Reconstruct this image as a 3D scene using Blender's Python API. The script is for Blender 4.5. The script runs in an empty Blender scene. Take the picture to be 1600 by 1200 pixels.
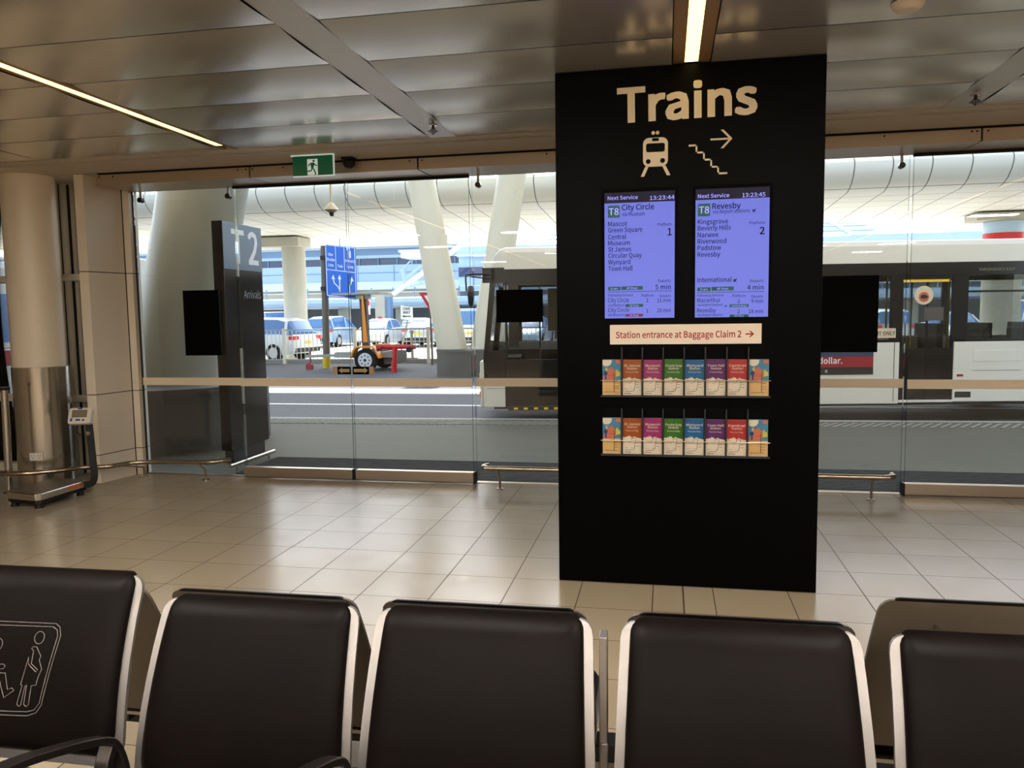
import bpy, math, random
from mathutils import Vector, Matrix

random.seed(7)
S = bpy.context.scene
COL = S.collection

# ------------------------------------------------------------------ camera, sky, sun, exposure
YAW, PITCH, ROLL, FOCAL = math.radians(-11.0), math.radians(5.147), math.radians(-0.811), 1240.0
fw = Vector((math.sin(YAW)*math.cos(PITCH), math.cos(YAW)*math.cos(PITCH), -math.sin(PITCH)))
rt = Vector((math.cos(YAW), -math.sin(YAW), 0.0))
up = rt.cross(fw)
R2 = math.cos(ROLL)*rt + math.sin(ROLL)*up
U2 = -math.sin(ROLL)*rt + math.cos(ROLL)*up
cam_data = bpy.data.cameras.new('camera')
cam_data.sensor_width = 36.0
cam_data.lens = 36.0*FOCAL/1600.0
cam_data.clip_start, cam_data.clip_end = 0.05, 500
cam = bpy.data.objects.new('camera', cam_data)
m3 = Matrix((R2, U2, -fw)).transposed()
cam.matrix_world = Matrix.Translation((0, 0, 1.55)) @ m3.to_4x4()
COL.objects.link(cam)
S.camera = cam

W = bpy.data.worlds.new('sky')
S.world = W
W.use_nodes = True
wn = W.node_tree
bg = wn.nodes['Background']
sky = wn.nodes.new('ShaderNodeTexSky')
sky.sky_type = 'NISHITA'
sky.sun_disc = False
sky.sun_elevation = math.radians(44)
sky.sun_rotation = math.radians(-12)
sky.air_density = 1.0
sky.dust_density = 2.0
hs = wn.nodes.new('ShaderNodeHueSaturation')
hs.inputs['Saturation'].default_value = 0.7
wn.links.new(sky.outputs[0], hs.inputs['Color'])
wn.links.new(hs.outputs[0], bg.inputs[0])
bg.inputs[1].default_value = 0.72

sun_data = bpy.data.lights.new('sun', 'SUN')
sun_data.energy = 9.0
sun_data.angle = math.radians(0.6)
sun_data.color = (1.0, 0.97, 0.93)
sun = bpy.data.objects.new('sun', sun_data)
sun_dir = Vector((math.sin(math.radians(-12))*math.cos(math.radians(44)), math.cos(math.radians(-12))*math.cos(math.radians(44)), math.sin(math.radians(44))))
sun.rotation_euler = sun_dir.to_track_quat('Z', 'Y').to_euler()
sun.location = (0, 30, 40)
COL.objects.link(sun)

vs = S.view_settings
S.display_settings.display_device = 'sRGB'
vs.view_transform = 'Standard'
vs.look = 'None'
vs.gamma = 1.0
vs.use_curve_mapping = False
vs.exposure = 0.0
cy = S.cycles
cy.max_bounces = 9
cy.diffuse_bounces = 5
cy.glossy_bounces = 4
cy.transmission_bounces = 4
cy.transparent_max_bounces = 24
cy.sample_clamp_indirect = 6.0
cy.caustics_reflective = False
cy.caustics_refractive = False
cy.use_denoising = True

# ------------------------------------------------------------------ materials
def lin(c):
    out = []
    for v in c[:3]:
        v /= 255.0
        out.append(v/12.92 if v <= 0.04045 else ((v+0.055)/1.055)**2.4)
    return tuple(out)

MATS = {}
def mat(name, rgb, rough=0.5, metal=0.0, spec=0.5, noise=None, bump=None, emit=None, coat=0.0, stretch=None):
    m = bpy.data.materials.new(name)
    m.use_nodes = True
    nt = m.node_tree
    b = nt.nodes['Principled BSDF']
    c = lin(rgb)
    b.inputs['Base Color'].default_value = (*c, 1)
    b.inputs['Roughness'].default_value = rough
    b.inputs['Metallic'].default_value = metal
    b.inputs['Specular IOR Level'].default_value = spec
    b.inputs['Coat Weight'].default_value = coat
    if noise or bump:
        tc = nt.nodes.new('ShaderNodeTexCoord')
        mp = nt.nodes.new('ShaderNodeMapping')
        nt.links.new(tc.outputs['Object'], mp.inputs[0])
        if stretch:
            mp.inputs['Scale'].default_value = stretch
    if noise:
        sc, amt = noise
        n = nt.nodes.new('ShaderNodeTexNoise')
        n.inputs['Scale'].default_value = sc
        n.inputs['Detail'].default_value = 5
        nt.links.new(mp.outputs[0], n.inputs['Vector'])
        mx = nt.nodes.new('ShaderNodeMixRGB')
        mx.inputs[1].default_value = (*[v*(1-amt) for v in c], 1)
        mx.inputs[2].default_value = (*[min(1, v*(1+amt)) for v in c], 1)
        nt.links.new(n.outputs['Fac'], mx.inputs[0])
        nt.links.new(mx.outputs[0], b.inputs['Base Color'])
    if bump:
        sc, amt = bump
        n2 = nt.nodes.new('ShaderNodeTexNoise')
        n2.inputs['Scale'].default_value = sc
        n2.inputs['Detail'].default_value = 3
        nt.links.new(mp.outputs[0], n2.inputs['Vector'])
        bp = nt.nodes.new('ShaderNodeBump')
        bp.inputs['Strength'].default_value = amt
        bp.inputs['Distance'].default_value = 0.01
        nt.links.new(n2.outputs['Fac'], bp.inputs['Height'])
        nt.links.new(bp.outputs[0], b.inputs['Normal'])
    if emit:
        b.inputs['Emission Color'].default_value = (*emit[0], 1)
        b.inputs['Emission Strength'].default_value = emit[1]
    MATS[name] = m
    return m

def glass_mat(name, tint, boost=1.0, ior=1.45):
    m = bpy.data.materials.new(name)
    m.use_nodes = True
    nt = m.node_tree
    nt.nodes.clear()
    out = nt.nodes.new('ShaderNodeOutputMaterial')
    mix = nt.nodes.new('ShaderNodeMixShader')
    tr = nt.nodes.new('ShaderNodeBsdfTransparent')
    tr.inputs[0].default_value = (*tint, 1)
    gl = nt.nodes.new('ShaderNodeBsdfGlossy')
    gl.inputs['Roughness'].default_value = 0.0
    fr = nt.nodes.new('ShaderNodeFresnel')
    fr.inputs['IOR'].default_value = ior
    mu = nt.nodes.new('ShaderNodeMath')
    mu.operation = 'MULTIPLY'
    mu.use_clamp = True
    mu.inputs[1].default_value = boost
    nt.links.new(fr.outputs[0], mu.inputs[0])
    nt.links.new(mu.outputs[0], mix.inputs[0])
    nt.links.new(tr.outputs[0], mix.inputs[1])
    nt.links.new(gl.outputs[0], mix.inputs[2])
    nt.links.new(mix.outputs[0], out.inputs[0])
    MATS[name] = m
    return m

def math_node(nt, op, a, b=None):
    n = nt.nodes.new('ShaderNodeMath')
    n.operation = op
    for i, v in enumerate((a, b)):
        if v is None:
            continue
        if isinstance(v, (int, float)):
            n.inputs[i].default_value = v
        else:
            nt.links.new(v, n.inputs[i])
    return n.outputs[0]

def joint_mat(name, rgb, joint_rgb, px, py, w, ox=0.0, oy=0.0, rough=0.5, noise=(3.0, 0.06), spec=0.5, axes=('X', 'Y')):
    """surface with thin joint lines every px along one axis and every py along the other"""
    m = mat(name, rgb, rough, 0, spec, noise)
    nt = m.node_tree
    b = nt.nodes['Principled BSDF']
    src = b.inputs['Base Color'].links[0].from_socket
    tc = nt.nodes.new('ShaderNodeTexCoord')
    sp = nt.nodes.new('ShaderNodeSeparateXYZ')
    nt.links.new(tc.outputs['Object'], sp.inputs[0])
    fac = None
    for ax, p, o in ((axes[0], px, ox), (axes[1], py, oy)):
        if not p:
            continue
        u = math_node(nt, 'FRACT', math_node(nt, 'DIVIDE', math_node(nt, 'SUBTRACT', sp.outputs[ax], o - 1000*p), p))
        d = math_node(nt, 'LESS_THAN', u, w/p)
        fac = d if fac is None else math_node(nt, 'MAXIMUM', fac, d)
    mx = nt.nodes.new('ShaderNodeMixRGB')
    nt.links.new(fac, mx.inputs[0])
    nt.links.new(src, mx.inputs[1])
    mx.inputs[2].default_value = (*lin(joint_rgb), 1)
    nt.links.new(mx.outputs[0], b.inputs['Base Color'])
    return m

def floor_material():
    """400 mm porcelain tiles, cut tiles and an expansion joint at x = 0.098"""
    m = bpy.data.materials.new('porcelain_tile')
    m.use_nodes = True
    nt = m.node_tree
    b = nt.nodes['Principled BSDF']
    tc = nt.nodes.new('ShaderNodeTexCoord')
    sp = nt.nodes.new('ShaderNodeSeparateXYZ')
    nt.links.new(tc.outputs['Object'], sp.inputs[0])
    X, Y = sp.outputs['X'], sp.outputs['Y']
    left = math_node(nt, 'LESS_THAN', X, 0.098)
    uL = math_node(nt, 'DIVIDE', math_node(nt, 'ADD', X, 0.065 + 400), 0.4)
    uR = math_node(nt, 'ADD', math_node(nt, 'DIVIDE', math_node(nt, 'SUBTRACT', X, 0.26 - 400), 0.4), 3000)
    mixu = nt.nodes.new('ShaderNodeMix')
    nt.links.new(left, mixu.inputs['Factor'])
    nt.links.new(uR, mixu.inputs['A'])
    nt.links.new(uL, mixu.inputs['B'])
    u = mixu.outputs['Result']
    v = math_node(nt, 'DIVIDE', math_node(nt, 'ADD', Y, 400 - 4.045), 0.4)
    def line(s, w):
        f = math_node(nt, 'FRACT', s)
        d = math_node(nt, 'ABSOLUTE', math_node(nt, 'SUBTRACT', f, 0.5))
        return math_node(nt, 'GREATER_THAN', d, 0.5 - w/0.8)
    g = math_node(nt, 'MAXIMUM', line(u, 0.0062), line(v, 0.0052))
    ej = math_node(nt, 'LESS_THAN', math_node(nt, 'ABSOLUTE', math_node(nt, 'SUBTRACT', X, 0.098)), 0.0045)
    g = math_node(nt, 'MAXIMUM', g, ej)
    cell = nt.nodes.new('ShaderNodeCombineXYZ')
    nt.links.new(math_node(nt, 'FLOOR', u), cell.inputs[0])
    nt.links.new(math_node(nt, 'FLOOR', v), cell.inputs[1])
    wnz = nt.nodes.new('ShaderNodeTexWhiteNoise')
    nt.links.new(cell.outputs[0], wnz.inputs['Vector'])
    nz = nt.nodes.new('ShaderNodeTexNoise')
    nz.inputs['Scale'].default_value = 4.0
    nz.inputs['Detail'].default_value = 6
    nt.links.new(tc.outputs['Object'], nz.inputs['Vector'])
    sk = nt.nodes.new('ShaderNodeTexNoise')
    sk.inputs['Scale'].default_value = 260.0
    nt.links.new(tc.outputs['Object'], sk.inputs['Vector'])
    val = math_node(nt, 'ADD', math_node(nt, 'ADD', math_node(nt, 'MULTIPLY', wnz.outputs['Value'], 0.35), math_node(nt, 'MULTIPLY', nz.outputs['Fac'], 0.4)), math_node(nt, 'MULTIPLY', sk.outputs['Fac'], 0.25))
    ramp = nt.nodes.new('ShaderNodeMixRGB')
    nt.links.new(val, ramp.inputs[0])
    ramp.inputs[1].default_value = (*lin((166, 149, 124)), 1)
    ramp.inputs[2].default_value = (*lin((184, 167, 141)), 1)
    mx = nt.nodes.new('ShaderNodeMixRGB')
    nt.links.new(g, mx.inputs[0])
    nt.links.new(ramp.outputs[0], mx.inputs[1])
    mx.inputs[2].default_value = (*lin((88, 68, 50)), 1)
    nt.links.new(mx.outputs[0], b.inputs['Base Color'])
    ro = math_node(nt, 'ADD', math_node(nt, 'MULTIPLY', g, 0.35), math_node(nt, 'ADD', math_node(nt, 'MULTIPLY', nz.outputs['Fac'], 0.16), 0.14))
    nt.links.new(ro, b.inputs['Roughness'])
    b.inputs['Specular IOR Level'].default_value = 0.17
    bp = nt.nodes.new('ShaderNodeBump')
    bp.inputs['Strength'].default_value = 0.06
    bp.inputs['Distance'].default_value = 0.004
    nt.links.new(nz.outputs['Fac'], bp.inputs['Height'])
    nt.links.new(bp.outputs[0], b.inputs['Normal'])
    return m

FLOOR = floor_material()
mat('ceiling_metal', (216, 210, 200), 0.23, 0.72, 0.5, (1.5, 0.04))
mat('ceiling_band', (200, 194, 186), 0.32, 0.6, 0.5, (1.5, 0.04))
mat('bulkhead_paint', (200, 188, 172), 0.5, 0.0, 0.4, (2, 0.04))
mat('fascia_metal', (182, 164, 142), 0.3, 0.35, 0.5, (2, 0.04))
mat('shadow_gap', (16, 12, 10), 0.8)
mat('warm_panel', (234, 220, 198), 0.38, 0.0, 0.5, (1.5, 0.04))
mat('mullion_paint', (206, 196, 176), 0.4, 0.0, 0.5, (3, 0.04))
mat('column_paint', (240, 224, 200), 0.32, 0.0, 0.5, (1.5, 0.04))
mat('stainless', (206, 200, 190), 0.2, 1.0, 0.5, (6, 0.08), None, None, 0, (30, 30, 1))
mat('bronze_tube', (178, 164, 146), 0.28, 1.0, 0.5, (6, 0.06))
mat('sill_metal', (184, 170, 152), 0.35, 0.9, 0.5, (4, 0.06), None, None, 0, (1, 20, 20))
mat('safety_vinyl', (240, 220, 192), 0.45, 0.0, 0.4, (3, 0.03))
glass_mat('facade_glass', (0.955, 0.972, 0.962), 1.0)
glass_mat('glass_edge', (0.93, 0.96, 0.95), 1.0)
mat('wall_paint', (150, 132, 110), 0.6, 0.0, 0.4, (1, 0.05))
mat('totem_black', (2, 2, 2), 0.4, 0.0, 0.045, (4, 0.1))
mat('matt_black', (3, 3, 3), 0.6, 0.0, 0.05, (4, 0.1))
mat('cream_letter', (232, 214, 184), 0.5, 0.0, 0.4, (8, 0.02))
mat('label_white', (232, 214, 192), 0.45, 0.0, 0.4, (8, 0.02))
mat('label_red', (160, 24, 28), 0.45, 0.0, 0.4, (8, 0.05))
mat('lcd_blue', (96, 100, 150), 0.5, 0.0, 0.1, None, None, ((0.095, 0.125, 0.56), 1.0))
mat('lcd_header', (14, 12, 24), 0.4, 0.0, 0.1, None, None, ((0.012, 0.010, 0.022), 1.0))
mat('lcd_ink', (4, 5, 14), 0.5, 0.0, 0.1, (8, 0.05))
mat('lcd_light', (120, 120, 220), 0.4, 0.0, 0.3, None, None, ((0.32, 0.32, 0.85), 1.0))
mat('lcd_green', (14, 60, 56), 0.4, 0.0, 0.3, None, None, ((0.006, 0.05, 0.05), 1.0))
mat('lcd_red', (80, 20, 40), 0.4, 0.0, 0.3, None, None, ((0.11, 0.015, 0.05), 1.0))
mat('strip_glow', (255, 240, 200), 0.5, 0, 0.5, None, None, ((1.0, 0.72, 0.22), 3.6))
mat('panel_glow', (255, 250, 240), 0.5, 0, 0.5, None, None, ((1.0, 0.94, 0.86), 108.0))
mat('light_frame', (150, 120, 84), 0.4, 0.3, 0.5, (4, 0.04))
mat('seat_leather', (13, 9, 8), 0.42, 0.0, 0.06, (7, 0.45), (90, 0.04))
mat('seat_metal', (146, 141, 138), 0.4, 0.8, 0.5, (30, 0.05), (400, 0.04))
mat('seat_back_paint', (92, 82, 72), 0.4, 0.25, 0.45, (6, 0.05))
mat('arm_metal', (70, 64, 60), 0.28, 0.85, 0.5, (12, 0.08))
mat('beam_black', (26, 24, 23), 0.4, 0.4, 0.4, (8, 0.08))
mat('thread', (120, 112, 106), 0.6, 0.0, 0.3, (30, 0.05))
mat('exit_green', (0, 74, 44), 0.3, 0.0, 0.5, None, None, ((0.0, 0.055, 0.022), 0.5))
mat('exit_white', (225, 235, 230), 0.3, 0.0, 0.5, None, None, ((0.6, 0.66, 0.62), 0.45))
mat('white_plastic', (226, 216, 200), 0.35, 0.0, 0.5, (10, 0.03))
mat('grey_lcd', (128, 118, 98), 0.25, 0.0, 0.5, (10, 0.03))
mat('dark_rubber', (24, 22, 20), 0.6, 0.0, 0.3, (20, 0.15))
mat('scale_deck', (92, 78, 60), 0.5, 0.0, 0.4, (40, 0.1))
mat('orange_sticker', (222, 96, 30), 0.45, 0.0, 0.4, (20, 0.1))
mat('blue_ink', (40, 70, 160), 0.45, 0.0, 0.4, (20, 0.1))
mat('decal_tan', (196, 168, 128), 0.5, 0.0, 0.4, (10, 0.04))
# outdoors
mat('pavement_concrete', (84, 84, 74), 0.7, 0.0, 0.2, (0.9, 0.16), None, None, 0, (1, 2.2, 1))
mat('tactile_grey', (128, 128, 118), 0.6, 0.0, 0.3, (4, 0.1))
mat('kerb_stone', (150, 147, 138), 0.7, 0.0, 0.4, (4, 0.1))
mat('road_asphalt', (92, 94, 99), 0.75, 0.0, 0.2, (30, 0.5), (60, 0.5))
mat('carpark_paving', (206, 202, 194), 0.8, 0.0, 0.3, (2, 0.06))
mat('line_and_sun_white', (236, 236, 232), 0.6, 0.0, 0.3, (10, 0.05))
mat('mat_ribs', (58, 60, 62), 0.85, 0.0, 0.2, (12, 0.2))
joint_mat('soffit_panel', (226, 224, 212), (96, 96, 92), 1.0, 1.02, 0.03, 0.1, 0.4, rough=0.55, noise=(0.7, 0.05))
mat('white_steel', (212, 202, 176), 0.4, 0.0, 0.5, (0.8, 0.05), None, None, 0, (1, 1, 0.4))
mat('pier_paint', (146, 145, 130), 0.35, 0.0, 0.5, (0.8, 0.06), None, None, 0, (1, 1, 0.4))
mat('plinth_grey', (94, 89, 80), 0.6, 0.0, 0.4, (2.2, 0.2))
mat('plinth_dark', (84, 80, 74), 0.6, 0.0, 0.4, (2.2, 0.18))
mat('concrete_grey', (186, 182, 168), 0.8, 0.0, 0.3, (2.5, 0.14), (12, 0.25))
mat('bus_white', (216, 217, 208), 0.35, 0.0, 0.5, (1.2, 0.03), None, None, 0.1)
mat('bus_black', (20, 20, 20), 0.22, 0.0, 0.5, (2, 0.1))
mat('bus_dark', (34, 34, 36), 0.6, 0.0, 0.4, (3, 0.1))
glass_mat('bus_glass', (0.74, 0.76, 0.76), 1.1)
glass_mat('bus_glass_dark', (0.30, 0.31, 0.32), 1.1)
mat('tyre', (22, 22, 23), 0.75, 0.0, 0.3, (20, 0.15))
mat('alloy', (206, 208, 212), 0.3, 0.6, 0.5, (10, 0.05))
mat('red_paint', (196, 30, 36), 0.4, 0.0, 0.5, (6, 0.06))
mat('dull_red', (150, 40, 44), 0.5, 0.0, 0.4, (6, 0.06))
mat('yellow_paint', (226, 196, 30), 0.45, 0.0, 0.5, (6, 0.06))
mat('amber_paint', (226, 140, 26), 0.45, 0.0, 0.5, (6, 0.06))
mat('orange_lamp', (255, 120, 40), 0.3, 0.0, 0.5, (6, 0.04))
mat('navy_paint', (52, 66, 92), 0.5, 0.0, 0.4, (6, 0.06))
mat('olive_panel', (118, 118, 88), 0.45, 0.0, 0.4, (6, 0.05))
mat('galvanised', (150, 150, 142), 0.5, 0.5, 0.5, (9, 0.12))
mat('post_brown', (104, 98, 86), 0.55, 0.2, 0.4, (9, 0.12))
mat('sign_blue', (8, 102, 214), 0.35, 0.0, 0.5, (4, 0.05))
mat('sign_white', (240, 244, 246), 0.4, 0.0, 0.4, (8, 0.02))
mat('car_white', (226, 230, 232), 0.25, 0.0, 0.5, (2, 0.02), None, None, 0.4)
mat('car_silver', (176, 184, 192), 0.25, 0.4, 0.5, (2, 0.02), None, None, 0.4)
mat('car_blue', (150, 178, 212), 0.25, 0.2, 0.5, (2, 0.02), None, None, 0.4)
mat('car_dark', (60, 66, 76), 0.25, 0.3, 0.5, (2, 0.02), None, None, 0.4)
mat('car_glass', (84, 124, 176), 0.06, 0.0, 0.6, (1, 0.05))
mat('tail_red', (214, 36, 52), 0.25, 0.0, 0.5, (10, 0.05))
mat('pylon_slate', (104, 120, 136), 0.3, 0.1, 0.5, (3, 0.08))
mat('pylon_black', (22, 24, 26), 0.16, 0.0, 0.5, (3, 0.08))
mat('letter_white', (226, 230, 232), 0.4, 0.0, 0.4, (8, 0.02))
mat('letter_grey', (132, 136, 138), 0.4, 0.0, 0.4, (8, 0.02))
mat('terminal_white', (220, 230, 236), 0.6, 0.0, 0.4, (0.4, 0.05))
mat('terminal_pale', (176, 200, 222), 0.5, 0.0, 0.4, (0.4, 0.06))
mat('terminal_band', (120, 150, 186), 0.4, 0.0, 0.5, (0.4, 0.08))
mat('terminal_glass', (52, 66, 104), 0.1, 0.0, 0.6, (0.6, 0.15))
mat('terminal_beige', (190, 186, 170), 0.7, 0.0, 0.3, (0.5, 0.06))
mat('skylight_blue', (96, 158, 214), 0.15, 0.0, 0.6, (0.4, 0.06))
mat('undercroft', (96, 100, 106), 0.8, 0.0, 0.3, (0.5, 0.12))
mat('roof_white', (240, 242, 242), 0.6, 0.0, 0.4, (0.3, 0.02))
mat('column_blue', (120, 150, 186), 0.5, 0.0, 0.4, (2, 0.08))

# ------------------------------------------------------------------ mesh helpers
ROOTM = {}
FONT_CACHE = {}
CAP = [None]
try:                                        # the sans face that ships inside Blender itself
    import os
    FONT = bpy.data.fonts.load(os.path.join(bpy.utils.system_resource('DATAFILES'), 'fonts', 'Noto Sans CJK Regular.woff2'))
except Exception:
    FONT = None

def glyphs(s, bold):
    key = (s, bold)
    if key not in FONT_CACHE:
        c = bpy.data.curves.new('lettering', 'FONT')
        c.body = s
        if FONT:
            c.font = FONT
        c.size = 1.0
        c.resolution_u = 2
        c.offset = bold
        o = bpy.data.objects.new('lettering', c)
        me = o.to_mesh()
        vs_ = [(v.co.x, v.co.y) for v in me.vertices]
        fs_ = [tuple(p.vertices) for p in me.polygons]
        o.to_mesh_clear()
        bpy.data.objects.remove(o)
        bpy.data.curves.remove(c)
        if CAP[0] is None:
            CAP[0] = 1.0
            hv, _ = glyphs('H', 0.0)
            CAP[0] = max(v[1] for v in hv)
            del FONT_CACHE[('H', 0.0)]
        FONT_CACHE[key] = ([(a/CAP[0], b/CAP[0]) for a, b in vs_], fs_)
    return FONT_CACHE[key]

class MB:
    def __init__(self):
        self.v, self.f, self.mi, self.m = [], [], [], 0
    def add(self, vs_, fs_):
        n = len(self.v)
        self.v += [tuple(p) for p in vs_]
        for f in fs_:
            self.f.append(tuple(i+n for i in f))
            self.mi.append(self.m)
        return self
    def box(self, x0, x1, y0, y1, z0, z1):
        vs_ = [(x0,y0,z0),(x1,y0,z0),(x1,y1,z0),(x0,y1,z0),(x0,y0,z1),(x1,y0,z1),(x1,y1,z1),(x0,y1,z1)]
        return self.add(vs_, [(0,3,2,1),(4,5,6,7),(0,1,5,4),(1,2,6,5),(2,3,7,6),(3,0,4,7)])
    def obox(self, c, sx, sy, sz, ax=0, ay=0, az=0):
        from mathutils import Euler
        M = Euler((ax, ay, az)).to_matrix()
        vs_ = []
        for dz in (-.5, .5):
            for dx, dy in ((-.5,-.5),(.5,-.5),(.5,.5),(-.5,.5)):
                vs_.append(Vector(c) + M @ Vector((dx*sx, dy*sy, dz*sz)))
        return self.add(vs_, [(0,3,2,1),(4,5,6,7),(0,1,5,4),(1,2,6,5),(2,3,7,6),(3,0,4,7)])
    def bar(self, p, q, w, h):
        """rectangular bar from p to q"""
        return self.tube([p, q], w/2, 4, h/2, square=True)
    def cyl(self, p, q, r0, r1=None, n=20):
        r1 = r0 if r1 is None else r1
        p, q = Vector(p), Vector(q)
        d = (q-p).normalized()
        a = d.orthogonal().normalized() if abs(d.z) < 0.99 else Vector((1, 0, 0))
        b = d.cross(a)
        vs_ = []
        for c, r in ((p, r0), (q, r1)):
            for i in range(n):
                t = 2*math.pi*i/n
                vs_.append(c + r*(math.cos(t)*a + math.sin(t)*b))
        fs_ = [(i, (i+1) % n, n+(i+1) % n, n+i) for i in range(n)]
        fs_ += [tuple(reversed(range(n))), tuple(range(n, 2*n))]
        return self.add(vs_, fs_)
    def tube(self, pts, r, n=10, r2=None, closed=False, square=False, upv=(0, 0, 1)):
        pts = [Vector(p) for p in pts]
        r2 = r if r2 is None else r2
        N = len(pts)
        vs_ = []
        upv = Vector(upv)
        prev = None
        for i, p in enumerate(pts):
            if closed:
                d = pts[(i+1) % N] - pts[i-1]
            else:
                d = pts[min(i+1, N-1)] - pts[max(i-1, 0)]
            d.normalize()
            if prev is None:
                s = d.cross(upv)
                if s.length < 1e-3:
                    s = d.cross(Vector((1, 0, 0)))
            else:
                s = prev - d*prev.dot(d)
                if s.length < 1e-4:
                    s = d.orthogonal()
            s.normalize()
            prev = s
            t = s.cross(d)
            if square:
                for a, b in ((-1,-1),(1,-1),(1,1),(-1,1)):
                    vs_.append(p + s*r*a + t*r2*b)
            else:
                for k in range(n):
                    g = 2*math.pi*k/n
                    vs_.append(p + s*r*math.cos(g) + t*r2*math.sin(g))
        if square:
            n = 4
        fs_ = []
        for i in range(N if closed else N-1):
            j = (i+1) % N
            for k in range(n):
                l = (k+1) % n
                fs_.append((i*n+k, i*n+l, j*n+l, j*n+k))
        if not closed:
            fs_ += [tuple(reversed(range(n))), tuple(range((N-1)*n, N*n))]
        return self.add(vs_, fs_)
    def prism(self, poly, plane, a, b):
        def P(u, w, d):
            return {'xy': (u, w, d), 'xz': (u, d, w), 'yz': (d, u, w)}[plane]
        n = len(poly)
        vs_ = [P(u, w, a) for u, w in poly] + [P(u, w, b) for u, w in poly]
        fs_ = [(i, (i+1) % n, n+(i+1) % n, n+i) for i in range(n)]
        fs_ += [tuple(reversed(range(n))), tuple(range(n, 2*n))]
        return self.add(vs_, fs_)
    def lathe(self, prof, c, n=32):
        vs_ = []
        for r, z in prof:
            for i in range(n):
                t = 2*math.pi*i/n
                vs_.append((c[0]+r*math.cos(t), c[1]+r*math.sin(t), c[2]+z))
        fs_ = []
        for k in range(len(prof)-1):
            for i in range(n):
                j = (i+1) % n
                fs_.append((k*n+i, k*n+j, (k+1)*n+j, (k+1)*n+i))
        fs_ += [tuple(reversed(range(n))), tuple(range((len(prof)-1)*n, len(prof)*n))]
        return self.add(vs_, fs_)
    def sphere(self, c, rx, ry=None, rz=None, n=14):
        ry = rx if ry is None else ry
        rz = rx if rz is None else rz
        k = n//2
        vs_, fs_ = [], []
        for i in range(1, k):
            ph = math.pi*i/k
            for j in range(n):
                t = 2*math.pi*j/n
                vs_.append((c[0]+rx*math.sin(ph)*math.cos(t), c[1]+ry*math.sin(ph)*math.sin(t), c[2]+rz*math.cos(ph)))
        top, bot = len(vs_), len(vs_)+1
        vs_ += [(c[0], c[1], c[2]+rz), (c[0], c[1], c[2]-rz)]
        for i in range(k-2):
            for j in range(n):
                l = (j+1) % n
                fs_.append((i*n+j, (i+1)*n+j, (i+1)*n+l, i*n+l))
        for j in range(n):
            l = (j+1) % n
            fs_.append((top, j, l))
            fs_.append((bot, (k-2)*n+l, (k-2)*n+j))
        return self.add(vs_, fs_)
    def loft(self, secs):
        n = len(secs[0])
        vs_ = [p for s in secs for p in s]
        fs_ = []
        for k in range(len(secs)-1):
            for i in range(n):
                j = (i+1) % n
                fs_.append((k*n+i, k*n+j, (k+1)*n+j, (k+1)*n+i))
        fs_ += [tuple(reversed(range(n))), tuple(range((len(secs)-1)*n, len(secs)*n))]
        return self.add(vs_, fs_)
    def text(self, s, pos, h, w=None, right=(1, 0, 0), upv=(0, 0, 1), bold=0.0, align='l'):
        """flat lettering: h is the capital height, w an optional overall width; pos is the baseline start / centre / end"""
        vs_, fs_ = glyphs(s, 0.0)
        if not vs_:
            return self
        sc = h
        bold *= 1.38
        x0, x1 = min(v[0] for v in vs_), max(v[0] for v in vs_)
        sx = sc if w is None else w/(x1-x0)
        off = {'l': x0, 'c': (x0+x1)/2, 'r': x1}[align]
        r, u, p = Vector(right), Vector(upv), Vector(pos)
        self.add([p + r*(sx*(a-off)) + u*(sc*b) for a, b in vs_], fs_)
        if bold:                                    # heavier weight: the outline spread to all sides
            dirs = [(1, 0), (1, 1), (0, 1), (-1, 1), (-1, 0), (-1, -1), (0, -1), (1, -1)]
            nrm = r.cross(u).normalized()
            for k, (ca, cb_) in enumerate(dirs):
                q = p + nrm*(0.00006*(k+1))
                da, db = 0.9*bold*ca, 0.9*bold*cb_
                self.add([q + r*(sx*(a+da-off)) + u*(sc*(b+db)) for a, b in vs_], fs_)
        return self
    def build(self, name, mats, parent=None, smooth=None, bevel=None, world=True, kind=None, label=None, xf=None):
        me = bpy.data.meshes.new(name)
        v = self.v
        if xf is not None:
            v = [xf @ Vector(p) for p in v]
        if parent is not None and world:
            inv = ROOTM[parent.name].inverted()
            v = [inv @ Vector(p) for p in v]
        me.from_pydata([tuple(p) for p in v], [], self.f)
        if isinstance(mats, str):
            mats = [mats]
        for k in mats:
            me.materials.append(FLOOR if k == 'porcelain_tile' else MATS[k])
        if len(mats) > 1:
            me.polygons.foreach_set('material_index', self.mi)
        if smooth is not None:
            me.polygons.foreach_set('use_smooth', [True]*len(me.polygons))
            me.set_sharp_from_angle(angle=math.radians(smooth))
        me.update()
        o = bpy.data.objects.new(name, me)
        COL.objects.link(o)
        if parent is not None:
            o.parent = parent
            ROOTM[o.name] = ROOTM[parent.name]
        else:
            ROOTM[o.name] = Matrix.Identity(4)
        if bevel:
            b = o.modifiers.new('bevel', 'BEVEL')
            b.width = bevel
            b.segments = 2
            b.limit_method = 'ANGLE'
            b.angle_limit = math.radians(40)
        if kind:
            o['kind'] = kind
        if label:
            o['label'] = label
        return o

def thing(name, label, cat, loc=(0, 0, 0), rotz=0.0, group=None):
    o = bpy.data.objects.new(name, None)
    o.empty_display_size = 0.1
    o.location = loc
    o.rotation_euler = (0, 0, rotz)
    COL.objects.link(o)
    ROOTM[o.name] = Matrix.Translation(loc) @ Matrix.Rotation(rotz, 4, 'Z')
    return tag(o, label, cat, group)

def tag(o, label, cat, group=None):
    o['label'] = label
    o['category'] = cat
    if group:
        o['group'] = group
    return o

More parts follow.
